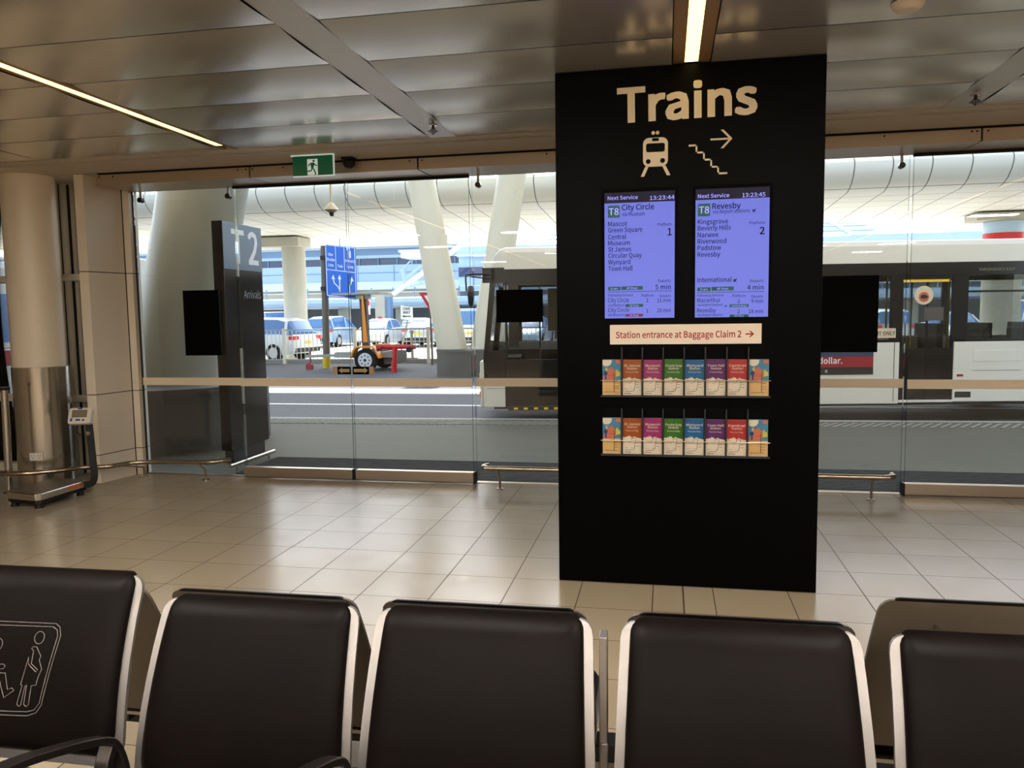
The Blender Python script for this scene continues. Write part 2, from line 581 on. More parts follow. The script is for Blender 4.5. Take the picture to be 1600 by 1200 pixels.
def copy_tree(o, parent=None):
    c = o.copy()
    COL.objects.link(c)
    if parent is not None:
        c.parent = parent
    for ch in list(o.children):
        copy_tree(ch, c)
    return c

def place(o, loc, rotz, label=None, group=None):
    o.location = loc
    o.rotation_euler = (0, 0, rotz)
    if label:
        o['label'] = label
    if group:
        o['group'] = group
    return o

def struct(name, mb, mats, parent=None, **kw):
    return mb.build(name, mats, parent, kind='structure', **kw)

def arc(c, r, a0, a1, n, plane='xy'):
    out = []
    for i in range(n+1):
        t = math.radians(a0 + (a1-a0)*i/n)
        out.append((c[0]+r*math.cos(t), c[1]+r*math.sin(t)))
    return out

def rrect(x0, x1, z0, z1, r, n=5):
    return arc((x1-r, z1-r), r, 0, 90, n) + arc((x0+r, z1-r), r, 90, 180, n) + arc((x0+r, z0+r), r, 180, 270, n) + arc((x1-r, z0+r), r, 270, 360, n)

def smooth_path(pts, k=6):
    """Catmull-Rom through the points"""
    P = [Vector(p) for p in pts]
    P = [2*P[0]-P[1]] + P + [2*P[-1]-P[-2]]
    out = []
    for i in range(1, len(P)-2):
        for j in range(k):
            t = j/k
            out.append(0.5*((2*P[i]) + (P[i+1]-P[i-1])*t + (2*P[i-1]-5*P[i]+4*P[i+1]-P[i+2])*t*t + (3*P[i]-P[i-1]-3*P[i+1]+P[i+2])*t**3))
    out.append(P[-2])
    return out

# ------------------------------------------------------------------ the hall: floor, ceiling, walls
CZ = 2.86
struct('floor', MB().box(-9, 9, -9, 7.04, -0.10, 0.0), 'porcelain_tile')

cb = MB()                                   # bowed metal ceiling pans between the bands
BANDS = [-8.72, -5.06, -1.73, 1.79, 5.29, 8.79]
rows = [5.85 - 0.6*k for k in range(25)]
def pans(x0, x1):
    for k in range(len(rows)-1):
        yb, ya = rows[k]-0.004, rows[k+1]+0.004
        if ya < -8.9:
            break
        n = 8
        g = []
        for i in range(n+1):
            t = i/n
            y = ya + (yb-ya)*t
            z = CZ - 0.012*(1-(2*t-1)**2) + 0.004
            g.append((y, z))
        vs_ = [(x0, y, z) for y, z in g] + [(x1, y, z) for y, z in g]
        cb.add(vs_, [(i, i+1, n+2+i, n+1+i) for i in range(n)])
pans(-5.055, -3.445)
pans(-3.295, -1.735)
pans(-1.527, 0.026)
pans(0.230, 1.785)
pans(1.995, 3.55)
pans(3.71, 5.28)
pans(5.49, 8.98)
pans(-8.98, -5.07)
cb.build('ceiling', 'ceiling_metal', kind='structure', smooth=30)
n_trim = [0]
def trim(mb, mats, **kw):
    n_trim[0] += 1
    return struct('trim_%d' % n_trim[0], mb, mats, **kw)
for x0, x1 in ((-1.729, -1.533), (1.791, 1.99), (5.284, 5.486)):       # flat bands between the pans
    trim(MB().box(x0, x1, -8.9, 5.85, CZ-0.001, CZ+0.02), 'ceiling_band')
for x0, x1 in ((0.032, 0.224), (-3.44, -3.30), (3.555, 3.705)):        # dropped strips around the linear lights
    y1 = 5.85
    w = 0.0375 if x0 > -1 else 0.034
    c = (x0+x1)/2
    trim(MB().box(x0, c-w, -8.9, y1, CZ-0.001, CZ+0.02).box(c+w, x1, -8.9, y1, CZ-0.001, CZ+0.02), 'light_frame')
struct('ceiling_slab', MB().box(-9, 9, -9, 7.2, 2.93, 3.05), 'shadow_gap')
trim(MB().box(-9, 9, 5.865, 5.955, CZ, CZ+0.03).box(-9, 9, 6.045, 6.49, CZ, CZ+0.03), 'bulkhead_paint')    # plain border before the glazing
trim(MB().box(-9, 9, 5.98, 5.995, CZ+0.004, CZ+0.03).box(-9, 9, 6.01, 6.025, CZ+0.004, CZ+0.03), 'bulkhead_paint')  # slot diffuser blades
struct('wall_back', MB().box(-9, 9, -9.2, -9, 0, 2.95), 'wall_paint')
struct('wall_right', MB().box(9, 9.2, -9.2, 7.2, 0, 2.95), 'wall_paint')
struct('wall_left', MB().box(-9.2, -9, -9.2, 7.2, 0, 2.95), 'wall_paint')

# operator casing above the doors: fascia with a black shadow line and panel seams
SEAMS = [-5.09, -3.57, -2.04, -0.50, 1.03, 2.27, 4.0, 6.0, 8.9]
fb = MB()
for a, b in zip(SEAMS[:-1], SEAMS[1:]):
    fb.prism([(6.50, 2.752), (6.99, 2.766), (7.03, 2.766), (7.03, 2.845), (6.50, 2.845)], 'yz', a+0.006, b-0.006)
trim(fb, 'fascia_metal', bevel=0.003)
trim(MB().box(-5.08, 9, 6.515, 7.02, 2.775, 2.87).box(-5.3, 9, 6.49, 6.53, CZ, 2.9), 'shadow_gap')
sb = MB()
for x in (-5.05, -4.91, -3.68, -3.60, -3.54, -3.25, -2.11, -2.00, -0.95, 0.98, 1.60, 2.20, 2.235, 2.31):
    sb.cyl((x, 6.501, 2.825), (x, 6.496, 2.825), 0.007, n=8)
trim(sb, 'dark_rubber')
struct('wall_upper', MB().box(-9, -5.08, 6.5, 7.2, CZ-0.001, 3.05).box(-9.2, 9.2, 7.03, 7.2, 2.80, 9.0), 'bulkhead_paint')

# portal return at the left of the doors
plan = [(-5.31, 6.49), (-5.225, 6.505), (-5.155, 6.925), (-5.09, 6.94), (-5.09, 7.06), (-5.31, 7.06)]
core = [(-5.30, 6.50), (-5.23, 6.515), (-5.162, 6.935), (-5.10, 6.95), (-5.10, 7.05), (-5.30, 7.05)]
pb = MB()
for z0, z1 in ((0.0, 0.262), (0.270, 0.834), (0.842, 1.977), (1.985, 2.859)):
    pb.prism(plan, 'xy', z0, z1)
struct('wall_portal', pb, 'warm_panel')
trim(MB().prism(core, 'xy', 0.0, 2.859), 'shadow_gap')
trim(MB().box(-5.158, -5.150, 6.919, 6.927, 0, 2.85).box(-5.092, -5.082, 6.99, 7.01, 0, 2.83), 'shadow_gap')

# ------------------------------------------------------------------ glazing
def pane(name, x0, x1, z0, z1, y=7.0, band=True):
    o = struct(name, MB().box(x0, x1, y-0.006, y+0.006, z0, z1), 'facade_glass')
    if band:
        MB().box(x0, x1, y-0.010, y-0.0065, 0.886, 0.961).build('safety_strip', 'safety_vinyl', o, kind='structure')
    return o
pane('window_1', -5.078, -3.99, 0.005, 2.83)
pane('window_2', -1.695, 1.92, 0.005, 2.80)
w0 = pane('window_3', -8.98, -5.80, 0.0, 2.85, band=False)
pane('window_4', -5.66, -5.32, 0.0, 2.85, band=False)
for name, x0, x1, hinge in (('door_1', -3.985, -2.868, 0), ('door_2', -2.852, -1.712, 1), ('door_3', 1.932, 3.06, 0), ('door_4', 3.07, 4.2, 1)):
    d = struct(name, MB().box(x0, x1, 6.934, 6.946, 0.10, 2.755), 'facade_glass')
    MB().box(x0, x1, 6.922, 6.9335, 0.886, 0.961).build('safety_strip', 'safety_vinyl', d, kind='structure')
    MB().box(x0, x1, 6.905, 6.975, 0.012, 0.105).build('bottom_rail', 'sill_metal', d, bevel=0.003, kind='structure')
    MB().box(x0, x0+0.003, 6.932, 6.948, 0.105, 2.75).box(x1-0.003, x1, 6.930, 6.950, 0.105, 2.75).build('glass_edge', 'glass_edge', d, kind='structure')
    MB().box(x0, x1, 6.92, 6.96, 2.742, 2.765).build('top_rail', 'shadow_gap', d, kind='structure')
pane('window_5', 4.22, 8.98, 0.005, 2.80)
trim(MB().box(-2.876, -2.844, 6.90, 6.98, 0.012, 0.110), 'shadow_gap')
trim(MB().box(-1.712, -1.698, 6.90, 7.0, 0.0, 0.105).box(1.918, 1.931, 6.90, 7.0, 0, 0.105), 'shadow_gap')
trim(MB().box(-4.003, -3.991, 6.99, 7.012, 0, 2.8).box(-1.705, -1.696, 6.992, 7.008, 0, 2.79).box(1.918, 1.924, 6.992, 7.008, 0, 2.79), 'glass_edge')
trim(MB().box(-5.08, 9, 6.96, 7.03, 0.0, 0.006), 'sill_metal')
# mullions and transoms of the glazing beside the column
trim(MB().box(-5.92, -5.79, 6.78, 7.05, 0, 2.859), 'mullion_paint', bevel=0.006)
trim(MB().box(-5.785, -5.735, 6.86, 7.06, 0, 2.859).box(-5.73, -5.69, 6.93, 7.06, 0, 2.859), 'mullion_paint', bevel=0.004)
trim(MB().box(-5.788, -5.786, 6.85, 7.05, 0, 2.85).box(-5.734, -5.731, 6.9, 7.05, 0, 2.85).box(-5.689, -5.66, 6.97, 7.03, 0, 2.85), 'shadow_gap')
for z0, z1 in ((1.918, 1.985), (0.725, 0.792)):
    trim(MB().box(-5.80, -5.31, 6.84, 6.96, z0, z1), 'mullion_paint', bevel=0.008)
    trim(MB().box(-8.98, -5.93, 6.9, 7.04, z0, z1), 'mullion_paint', bevel=0.008)
struct('wall_kick', MB().box(-8.98, -5.93, 6.93, 7.03, 0, 0.08), 'mullion_paint')

# ------------------------------------------------------------------ linear lights and hall lights
def strip_light(x, w, y0, y1, label):
    t = thing('ceiling_light', label, 'light', (x, (y0+y1)/2, CZ), 0, 'linear ceiling lights')
    MB().box(x-w, x+w, y0, y1, CZ-0.0015, CZ+0.012).build('diffuser', 'strip_glow', t)
    MB().box(x-w-0.004, x-w-0.0005, y0, y1, CZ-0.003, CZ+0.012).box(x+w+0.0005, x+w+0.004, y0, y1, CZ-0.003, CZ+0.012).build('frame', 'light_frame', t)
strip_light(-3.37, 0.030, -8.5, 5.70, 'glowing warm linear light in the ceiling left of the exit sign')
strip_light(0.128, 0.0345, -8.5, 4.44, 'glowing warm linear light running to the top of the black totem')
strip_light(3.63, 0.030, -8.5, 5.70, 'glowing warm linear ceiling light seen only as a reflection at right')
for i, x in enumerate((-4.3, -2.3, -0.75, 0.95, 2.9, 4.6)):
    for j, y in enumerate((1.2, -1.2, -3.6, -6.0)):  # nearest row is out of view, added to brighten the floor ahead
        t = thing('recessed_and_fill_light', 'white rectangular recessed light in the unseen hall ceiling, nearest row added as fill', 'light', (x, y, CZ), 0, 'recessed hall lights')
        MB().box(x-0.32, x+0.32, y-0.10, y+0.10, CZ-0.022, CZ-0.016).build('diffuser', 'panel_glow', t)
        MB().box(x-0.34, x+0.34, y-0.12, y+0.12, CZ-0.0155, CZ-0.009).box(x-0.34, x-0.322, y-0.12, y+0.12, CZ-0.024, CZ-0.0155).box(x+0.322, x+0.34, y-0.12, y+0.12, CZ-0.024, CZ-0.0155).build('frame', 'white_plastic', t)

# ------------------------------------------------------------------ the black information totem
TX0, TX1, TY = -0.602, 0.810, 4.45
totem = thing('information_totem', 'tall black train information totem with timetable screens, standing on the tiled floor', 'totem', ((TX0+TX1)/2, TY+0.2, 0))
MB().box(TX0, TX1, TY, TY+0.38, 0.0, 2.852).build('body', 'totem_black', totem, bevel=0.003)
lt = MB()
lt.text('Trains', (0.1035, TY-0.004, 2.574), 0.172, 0.715, bold=0.034, align='c', upv=(-0.0105, 0, 1), right=(1, 0, 0.012))
lt.build('lettering', 'cream_letter', totem, label='cream word Trains')
# train pictogram
tr = MB()
yF = TY-0.003
tr.prism(rrect(-0.124, 0.008, 2.325, 2.478, 0.032), 'xz', yF, TY)
tr.prism([(-0.112, 2.327), (-0.094, 2.327), (-0.118, 2.274), (-0.136, 2.274)], 'xz', yF, TY)
tr.prism([(-0.022, 2.327), (-0.004, 2.327), (0.022, 2.276), (0.003, 2.276)], 'xz', yF, TY)
tr.prism(arc((-0.070, 2.503), 0.0095, 0, 330, 11), 'xz', yF, TY)
tr.prism(arc((-0.047, 2.503), 0.0095, 0, 330, 11), 'xz', yF, TY)
trp = tr.build('train_symbol', 'cream_letter', totem, label='cream train front symbol')
tw = MB()
tw.prism(rrect(-0.108, -0.008, 2.402, 2.448, 0.011), 'xz', yF-0.001, yF)
tw.prism(rrect(-0.076, -0.040, 2.459, 2.475, 0.003), 'xz', yF-0.001, yF)
tw.prism(arc((-0.096, 2.353), 0.013, 0, 340, 15), 'xz', yF-0.001, yF)
tw.prism(arc((-0.020, 2.355), 0.013, 0, 340, 15), 'xz', yF-0.001, yF)
tw.build('window_shape', 'totem_black', trp)
st = MB()
steps = [(0.122, 2.426), (0.158, 2.426)]
for (xa_, za_), xb_ in zip(((0.158, 2.387), (0.197, 2.348), (0.235, 2.309), (0.271, 2.273)), (0.197, 0.235, 0.271, 0.314)):
    steps += [(xa_, za_), (xb_, za_)]
for (a, b), (c, d) in zip(steps[:-1], steps[1:]):
    h = 0.0045
    st.box(min(a, c)-h, max(a, c)+h, yF, TY, min(b, d)-h, max(b, d)+h)
st.build('stairs_symbol', 'cream_letter', totem, label='cream stair symbol')
ar = MB()
ar.box(0.230, 0.330, yF, TY, 2.4475, 2.4565)
ar.prism([(0.283, 2.500), (0.297, 2.500), (0.343, 2.452), (0.297, 2.404), (0.283, 2.404), (0.329, 2.452)], 'xz', yF, TY)
ar.build('arrow_symbol', 'cream_letter', totem, label='cream arrow pointing right')

def screen(x0, x1, z0, z1, tilt, header, rows, label):
    """one timetable screen: rows are (text, x fraction, z fraction, cap height, align, bold, ink)"""
    w, h = x1-x0, z1-z0
    fr = MB()
    fr.box(x0-0.006, x1+0.006, TY-0.002, TY, z0-0.006, z1+0.006)
    s = fr.build('display_screen', 'matt_black', totem, label=label)
    gx0, gx1, gz0, gz1 = x0+0.030*w, x1-0.030*w, z0+0.015*h, z1-0.100*h
    MB().box(gx0, gx1, TY-0.0035, TY-0.002, gz0, gz1).build('lit_panel', 'lcd_blue', s, label='lit lavender panel')
    MB().box(gx0, gx1, TY-0.0035, TY-0.002, gz1, z1-0.02*h).build('header_bar', 'lcd_header', s)
    for t, fx, fz, ch, al, bd, ink in rows:
        mb = MB()
        width = None
        if isinstance(fx, tuple):
            width = abs(fx[1]-fx[0])*w
            fx = fx[0] if al == 'l' else fx[1]
        ch *= 1.18
        fz += (-0.007+0.019*fx) if x0 < 0 else (-0.0135+0.027*fx)
        px, pz = x0+fx*w, z1-fz*h-ch/2
        if t == '#box':
            continue
        mb.text(t, (px, TY-0.0052, pz), ch, width, bold=bd, align=al)
        mb.build('text_line', ink, s)
    return s, lambda fx, fz: (x0+fx*w, z1-fz*h)

I, L = 'lcd_ink', 'lcd_light'
left_rows = [('Next Service', (0.075, 0.478), 0.066, 0.017, 'l', 0.006, L), ('13:23:44', (0.640, 0.965), 0.060, 0.018, 'r', 0.006, L),
    ('City Circle', (0.265, 0.695), 0.137, 0.0245, 'l', 0.012, I), ('via Museum', (0.265, 0.568), 0.188, 0.017, 'l', 0.0, I),
    ('Mascot', (0.080, 0.335), 0.263, 0.021, 'l', 0.004, I), ('Green Square', (0.080, 0.540), 0.310, 0.021, 'l', 0.004, I),
    ('Central', (0.080, 0.322), 0.362, 0.021, 'l', 0.004, I), ('Museum', (0.080, 0.372), 0.409, 0.021, 'l', 0.004, I),
    ('St James', (0.080, 0.392), 0.457, 0.021, 'l', 0.004, I), ('Circular Quay', (0.080, 0.530), 0.505, 0.021, 'l', 0.004, I),
    ('Wynyard', (0.080, 0.376), 0.555, 0.021, 'l', 0.004, I), ('Town Hall', (0.080, 0.409), 0.605, 0.021, 'l', 0.004, I),
    ('Platform', (0.742, 0.928), 0.262, 0.0125, 'r', 0.0, I), ('1', 0.928, 0.320, 0.031, 'r', 0.02, I),
    ('Departs', (0.752, 0.918), 0.690, 0.0125, 'r', 0.0, I), ('5 min', (0.715, 0.920), 0.738, 0.021, 'r', 0.006, I),
    ('Following Services', (0.075, 0.417), 0.811, 0.0115, 'l', 0.0, I), ('Platform', (0.527, 0.690), 0.808, 0.0115, 'l', 0.0, I), ('Departs', (0.772, 0.920), 0.806, 0.0115, 'r', 0.0, I),
    ('City Circle', (0.075, 0.362), 0.850, 0.0185, 'l', 0.0, I), ('1', 0.608, 0.843, 0.0165, 'c', 0.0, I), ('11 min', (0.740, 0.920), 0.840, 0.0165, 'r', 0.0, I),
    ('via Museum', (0.075, 0.298), 0.888, 0.0115, 'l', 0.0, I), ('City Circle', (0.075, 0.362), 0.926, 0.0185, 'l', 0.0, I), ('1', 0.608, 0.925, 0.0165, 'c', 0.0, I), ('20 min', (0.740, 0.920), 0.917, 0.0165, 'r', 0.0, I),
    ('via Museum', (0.075, 0.298), 0.963, 0.0115, 'l', 0.0, I)]
right_rows = [('Next Service', (0.060, 0.460), 0.084, 0.017, 'l', 0.006, L), ('13:23:45', (0.626, 0.915), 0.066, 0.018, 'r', 0.006, L),
    ('Revesby', (0.246, 0.605), 0.157, 0.0245, 'l', 0.012, I), ('via Airport stations', (0.248, 0.722), 0.198, 0.016, 'l', 0.0, I),
    ('Kingsgrove', (0.060, 0.448), 0.275, 0.021, 'l', 0.004, I), ('Beverly Hills', (0.060, 0.482), 0.322, 0.021, 'l', 0.004, I),
    ('Narwee', (0.060, 0.325), 0.373, 0.021, 'l', 0.004, I), ('Riverwood', (0.060, 0.428), 0.421, 0.021, 'l', 0.004, I),
    ('Padstow', (0.060, 0.362), 0.470, 0.021, 'l', 0.004, I), ('Revesby', (0.060, 0.350), 0.520, 0.021, 'l', 0.004, I),
    ('Platform', (0.722, 0.915), 0.272, 0.0125, 'r', 0.0, I), ('2', 0.910, 0.332, 0.031, 'r', 0.02, I),
    ('International', (0.060, 0.500), 0.712, 0.021, 'l', 0.004, I), ('Departs', (0.735, 0.906), 0.704, 0.0125, 'r', 0.0, I), ('4 min', (0.702, 0.908), 0.752, 0.021, 'r', 0.006, I),
    ('Following Services', (0.060, 0.405), 0.829, 0.0115, 'l', 0.0, I), ('Platform', (0.512, 0.680), 0.824, 0.0115, 'l', 0.0, I), ('Departs', (0.757, 0.905), 0.820, 0.0115, 'r', 0.0, I),
    ('Macarthur', (0.060, 0.360), 0.866, 0.0185, 'l', 0.0, I), ('2', 0.595, 0.861, 0.0165, 'c', 0.0, I), ('9 min', (0.757, 0.906), 0.855, 0.0165, 'r', 0.0, I),
    ('via Airport stations', (0.060, 0.392), 0.901, 0.0105, 'l', 0.0, I), ('Revesby', (0.060, 0.300), 0.943, 0.0185, 'l', 0.0, I), ('2', 0.595, 0.939, 0.0165, 'c', 0.0, I), ('18 min', (0.725, 0.906), 0.932, 0.0165, 'r', 0.0, I),
    ('via Airport stations', (0.060, 0.392), 0.978, 0.0105, 'l', 0.0, I)]
def plane_icon(mb, x, z, s, y):
    for a in (0.6, ):
        mb.prism([(x-s, z-s*0.25), (x-s*0.55, z-s*0.05), (x+s*0.7, z+s*0.95), (x+s, z+s), (x+s*0.9, z+s*0.65), (x-s*0.1, z-s*0.5), (x-s*0.3, z-s)], 'xz', y-0.0008, y)
    mb.prism([(x-s*0.9, z+s*0.75), (x+s*0.15, z+s*0.45), (x+s*0.35, z+s*0.2), (x+0.1*s, z+0.05*s), (x-s*0.95, z+s*0.55)], 'xz', y-0.0008, y)
    mb.prism([(x+s*0.7, z-s*0.95), (x+s*0.35, z+s*0.15), (x+s*0.1, z+s*0.3), (x+s*0.0, z+s*0.0), (x+s*0.5, z-s*0.98)], 'xz', y-0.0008, y)
def badges(s, P, items):
    yb = TY-0.0035
    for fx0, fx1, fz0, fz1, m_, t, ch, bd in items:
        (xa, za), (xb, zb) = P(fx0, fz0), P(fx1, fz1)
        MB().prism(rrect(xa, xb, zb, za, 0.004 if ch > 0.02 else 0.0012, 3), 'xz', yb-0.001, yb).build('line_badge' if ch > 0.02 else 'service_tag', m_, s)
        MB().text(t, ((xa+xb)/2, yb-0.0017, (za+zb)/2-ch/2), ch, bold=bd, align='c').build('lettering', 'lcd_light', s)
sl, P = screen(-0.345, 0.058, 1.499, 2.209, 0, 0, left_rows, 'left timetable screen, City Circle trains')
badges(sl, P, [(0.076, 0.235, 0.118, 0.210, 'lcd_green', 'T8', 0.036, 0.012), (0.076, 0.246, 0.740, 0.768, 'lcd_green', '8 cars', 0.011, 0.0), (0.258, 0.546, 0.738, 0.766, 'lcd_green', 'All Stops', 0.011, 0.0),
    (0.312, 0.550, 0.876, 0.898, 'lcd_green', 'All Stops', 0.009, 0.0), (0.312, 0.550, 0.952, 0.973, 'lcd_red', 'All Stops', 0.009, 0.0)])
MB().box(-0.345+0.07*0.403, -0.345+0.93*0.403, TY-0.0042, TY-0.0036, 2.209-0.781*0.71, 2.209-0.778*0.71).build('divider_line', 'lcd_ink', sl)
sr, P = screen(0.143, 0.549, 1.498, 2.208, 0, 0, right_rows, 'right timetable screen, Revesby trains')
badges(sr, P, [(0.060, 0.218, 0.128, 0.222, 'lcd_green', 'T8', 0.036, 0.012), (0.060, 0.233, 0.757, 0.785, 'lcd_green', '8 cars', 0.011, 0.0), (0.245, 0.530, 0.754, 0.783, 'lcd_green', 'All Stops', 0.011, 0.0),
    (0.480, 0.722, 0.888, 0.910, 'lcd_green', 'Limited Stops', 0.009, 0.0), (0.480, 0.722, 0.966, 0.985, 'lcd_green', 'All Stops', 0.009, 0.0)])
for fx_, fz_, s_ in ((0.775, 0.193, 0.0095), (0.545, 0.708, 0.0105), (0.430, 0.900, 0.006)):
    pi = MB()
    plane_icon(pi, 0.143+fx_*0.406, 2.208-fz_*0.71, s_, TY-0.0045)
    pi.build('aeroplane_symbol', 'lcd_ink', sr)
MB().box(0.143+0.06*0.406, 0.143+0.91*0.406, TY-0.0042, TY-0.0036, 2.208-0.797*0.71, 2.208-0.794*0.71).build('divider_line', 'lcd_ink', sr)

lb = MB().box(-0.305, 0.505, TY-0.004, TY, 1.365, 1.473).build('direction_sign', 'label_white', totem, label='white sign with red lettering')
MB().text('Station entrance at Baggage Claim 2', (-0.272, TY-0.0045, 1.400), 0.0345, 0.672, bold=0.019).build('lettering', 'label_red', lb)
MB().box(0.422, 0.460, TY-0.0052, TY-0.004, 1.4135, 1.4205).prism([(0.440, 1.434), (0.448, 1.434), (0.467, 1.417), (0.448, 1.400), (0.440, 1.400), (0.456, 1.417)], 'xz', TY-0.0052, TY-0.004).build('arrow', 'label_red', lb)

# brochure racks and the folded maps standing in them
COLS = [-0.352 + 0.1128*k for k in range(9)]
def rack(z0, z1, zw, which):
    rk = MB()
    rk.box(-0.358, 0.556, TY-0.004, TY, z0-0.012, z1)
    r_ = rk.build('brochure_rack', 'matt_black', totem, label=which + ' row of the map rack')
    dv = MB()
    for x in COLS[1:-1]:
        dv.box(x-0.0035, x+0.0035, TY-0.030, TY-0.004, z0-0.005, z1-0.004)
    dv.box(-0.356, 0.554, TY-0.030, TY-0.004, z0-0.010, z0-0.001)
    dv.build('divider', 'bus_dark', r_)
    MB().cyl((-0.356, TY-0.032, zw), (0.554, TY-0.032, zw), 0.0022, n=8).build('front_wire', 'bronze_tube', r_)
rack(1.083, 1.350, 1.166, 'upper')
rack(0.752, 1.012, 0.829, 'lower')
NAMES = [('St James', (176, 84, 20), 'orange'), ('Museum', (170, 44, 112), 'magenta'), ('Circular Quay', (48, 116, 24), 'green'), ('Wynyard', (14, 104, 160), 'blue'), ('Town Hall', (98, 32, 108), 'purple'), ('Central', (196, 44, 48), 'red')]
for n_, c_, w_ in NAMES:
    mat('map_cover_' + w_, tuple(0.82*q for q in c_), 0.35, 0.0, 0.5, (10, 0.03))
mat('map_paper', (208, 194, 170), 0.4, 0.0, 0.5, (10, 0.03))
mat('map_sand', (200, 160, 100), 0.4, 0.0, 0.5, (10, 0.10))
mat('map_sea', (62, 118, 146), 0.4, 0.0, 0.5, (10, 0.05))
mat('map_land', (186, 98, 66), 0.4, 0.0, 0.5, (12, 0.12))
mat('map_yellow', (192, 174, 56), 0.4, 0.0, 0.5, (12, 0.1))
mat('map_navy', (24, 44, 110), 0.4, 0.0, 0.5, (12, 0.1))
mat('map_ink', (50, 44, 44), 0.5, 0.0, 0.3, (12, 0.1))
def brochure(k, row, base, h):
    x0, x1 = COLS[k]+0.0055, COLS[k+1]-0.0055
    xm, w = (x0+x1)/2, x1-x0
    y = TY-0.012
    rowname = ('upper', 'lower')[row]
    z = lambda f: base + f*h
    X = lambda f: x0 + f*w
    end = k in (0, 7)
    dz = random.uniform(-0.003, 0.003) if not end else 0
    if end:
        lab = 'blue and orange folded city map at the %s end of the %s rack row' % ('left' if k == 0 else 'right', rowname)
    else:
        nm, _, cw = NAMES[k-1]
        lab = '%s %s Station precinct map standing in the %s rack row' % (cw, nm, rowname)
    t = thing('folded_map', lab, 'brochure', (xm, y, base), 0, 'station maps in the rack')
    top = h + dz
    MB().box(x0, x1, y, TY-0.0045, base, base+top).build('paper_stack', 'map_paper', t)
    F = y-0.0006
    if end:
        MB().box(x0, x1, F, y, z(0.42), base+top).build('cover', 'map_sea', t)
        MB().box(x0, x1, F, y, base+0.004, z(0.42)).build('lower_panel', 'map_sand', t)
        land = MB().prism([(X(0.05), z(0.43)), (X(0.62), z(0.43)), (X(0.72), z(0.55)), (X(0.66), z(0.70)), (X(0.50), z(0.78)), (X(0.36), z(0.72)), (X(0.28), z(0.76)), (X(0.22), z(0.60)), (X(0.04), z(0.52))], 'xz', F-0.0006, F)
        land.prism([(X(0.70), z(0.90)), (X(0.98), z(0.88)), (X(0.98), z(0.985)), (X(0.74), z(0.985))], 'xz', F-0.0006, F).build('land_shape', 'map_land', t)
        MB().prism([(X(0.74), z(0.52)), (X(0.98), z(0.55)), (X(0.96), z(0.66)), (X(0.88), z(0.66)), (X(0.80), z(0.73)), (X(0.72), z(0.68))], 'xz', F-0.0008, F).prism([(X(0.16), z(0.70)), (X(0.27), z(0.68)), (X(0.25), z(0.78)), (X(0.19), z(0.78))], 'xz', F-0.0008, F).build('park_shape', 'map_yellow', t)
        bub = [(X(0.01), z(0.995))] + [(X(0.24)+0.26*w*math.cos(math.radians(a)), z(0.995)-0.19*h*math.sin(math.radians(a))*0.95) for a in range(180, -1, -15)][::-1]
        MB().prism([(X(0.01), z(0.990)), (X(0.01), z(0.86)), (X(0.12), z(0.815)), (X(0.30), z(0.815)), (X(0.44), z(0.86)), (X(0.50), z(0.93)), (X(0.50), z(0.990))], 'xz', F-0.0012, F-0.0006).build('speech_bubble', 'map_paper', t)
        MB().prism(arc((X(0.17), z(0.615)), 0.11*w, 0, 340, 14), 'xz', F-0.0014, F-0.0008).box(X(0.14), X(0.22), F-0.0014, F-0.0008, z(0.44), z(0.57)).build('pin_symbol', 'map_navy', t)
        ln = MB().box(X(0.62), X(0.65), F-0.0014, F-0.0006, z(0.10), z(0.64)).box(X(0.30), X(0.62), F-0.0014, F-0.0006, z(0.545), z(0.552)).box(X(0.10), X(0.80), F-0.0014, F-0.0006, z(0.085), z(0.095))
        for q in (0.18, 0.25, 0.33):
            ln.box(X(0.66), X(0.86), F-0.0014, F-0.0006, z(q), z(q)+0.002)
        ln.build('map_line', 'map_ink', t)
    else:
        cm = 'map_cover_' + cw
        sk = [(0, .455), (.07, .47), (.13, .455), (.20, .49), (.24, .47), (.28, .485), (.30, .53), (.33, .485), (.36, .50), (.42, .50), (.44, .465), (.52, .455), (.56, .475), (.62, .49), (.68, .475), (.74, .455), (.80, .455), (.92, .44), (1, .435)]
        MB().prism([(X(a), z(b)) for a, b in sk] + [(x1, base+top), (x0, base+top)], 'xz', F, y).build('cover', cm, t)
        MB().text(nm, (xm, F-0.0005, z(0.80)), 0.0125, min(0.88, 0.115*len(nm)+0.10)*w, bold=0.012, align='c').build('station_name', 'map_paper', t)
        MB().text('Station', (xm, F-0.0005, z(0.722)), 0.0115, 0.55*w, bold=0.012, align='c').build('station_word', 'map_paper', t)
        MB().text('Precinct Map', (xm, F-0.0005, z(0.63)), 0.0080, 0.66*w, align='c').build('subtitle', 'map_paper', t)
        ln = MB()
        pts = [(X(0.46), z(0.36)), (X(0.50), z(0.43)), (X(0.60), z(0.455)), (X(0.70), z(0.42)), (X(0.68), z(0.36)), (X(0.62), z(0.16)), (X(0.54), z(0.115)), (X(0.12), z(0.10))]
        ln.tube([(a, F-0.0008, b) for a, b in pts], 0.0011, 4)
        for q in (0.22, 0.30, 0.36):
            ln.box(X(0.70), X(0.86), F-0.0008, F, z(q), z(q)+0.002)
        for q in (0.10, 0.42):
            ln.box(X(q), X(q+0.2), F-0.0008, F, z(0.165), z(0.170))
        ln.box(X(0.30), X(0.44), F-0.0008, F, z(0.335), z(0.342)).box(X(0.08), X(0.44), F-0.0008, F, z(0.045), z(0.058))
        ln.build('map_line', 'map_ink', t)
for k in range(8):
    brochure(k, 0, 1.083, 0.198)
for k in range(8):
    brochure(k, 1, 0.752, 0.203 if k < 5 else 0.201)

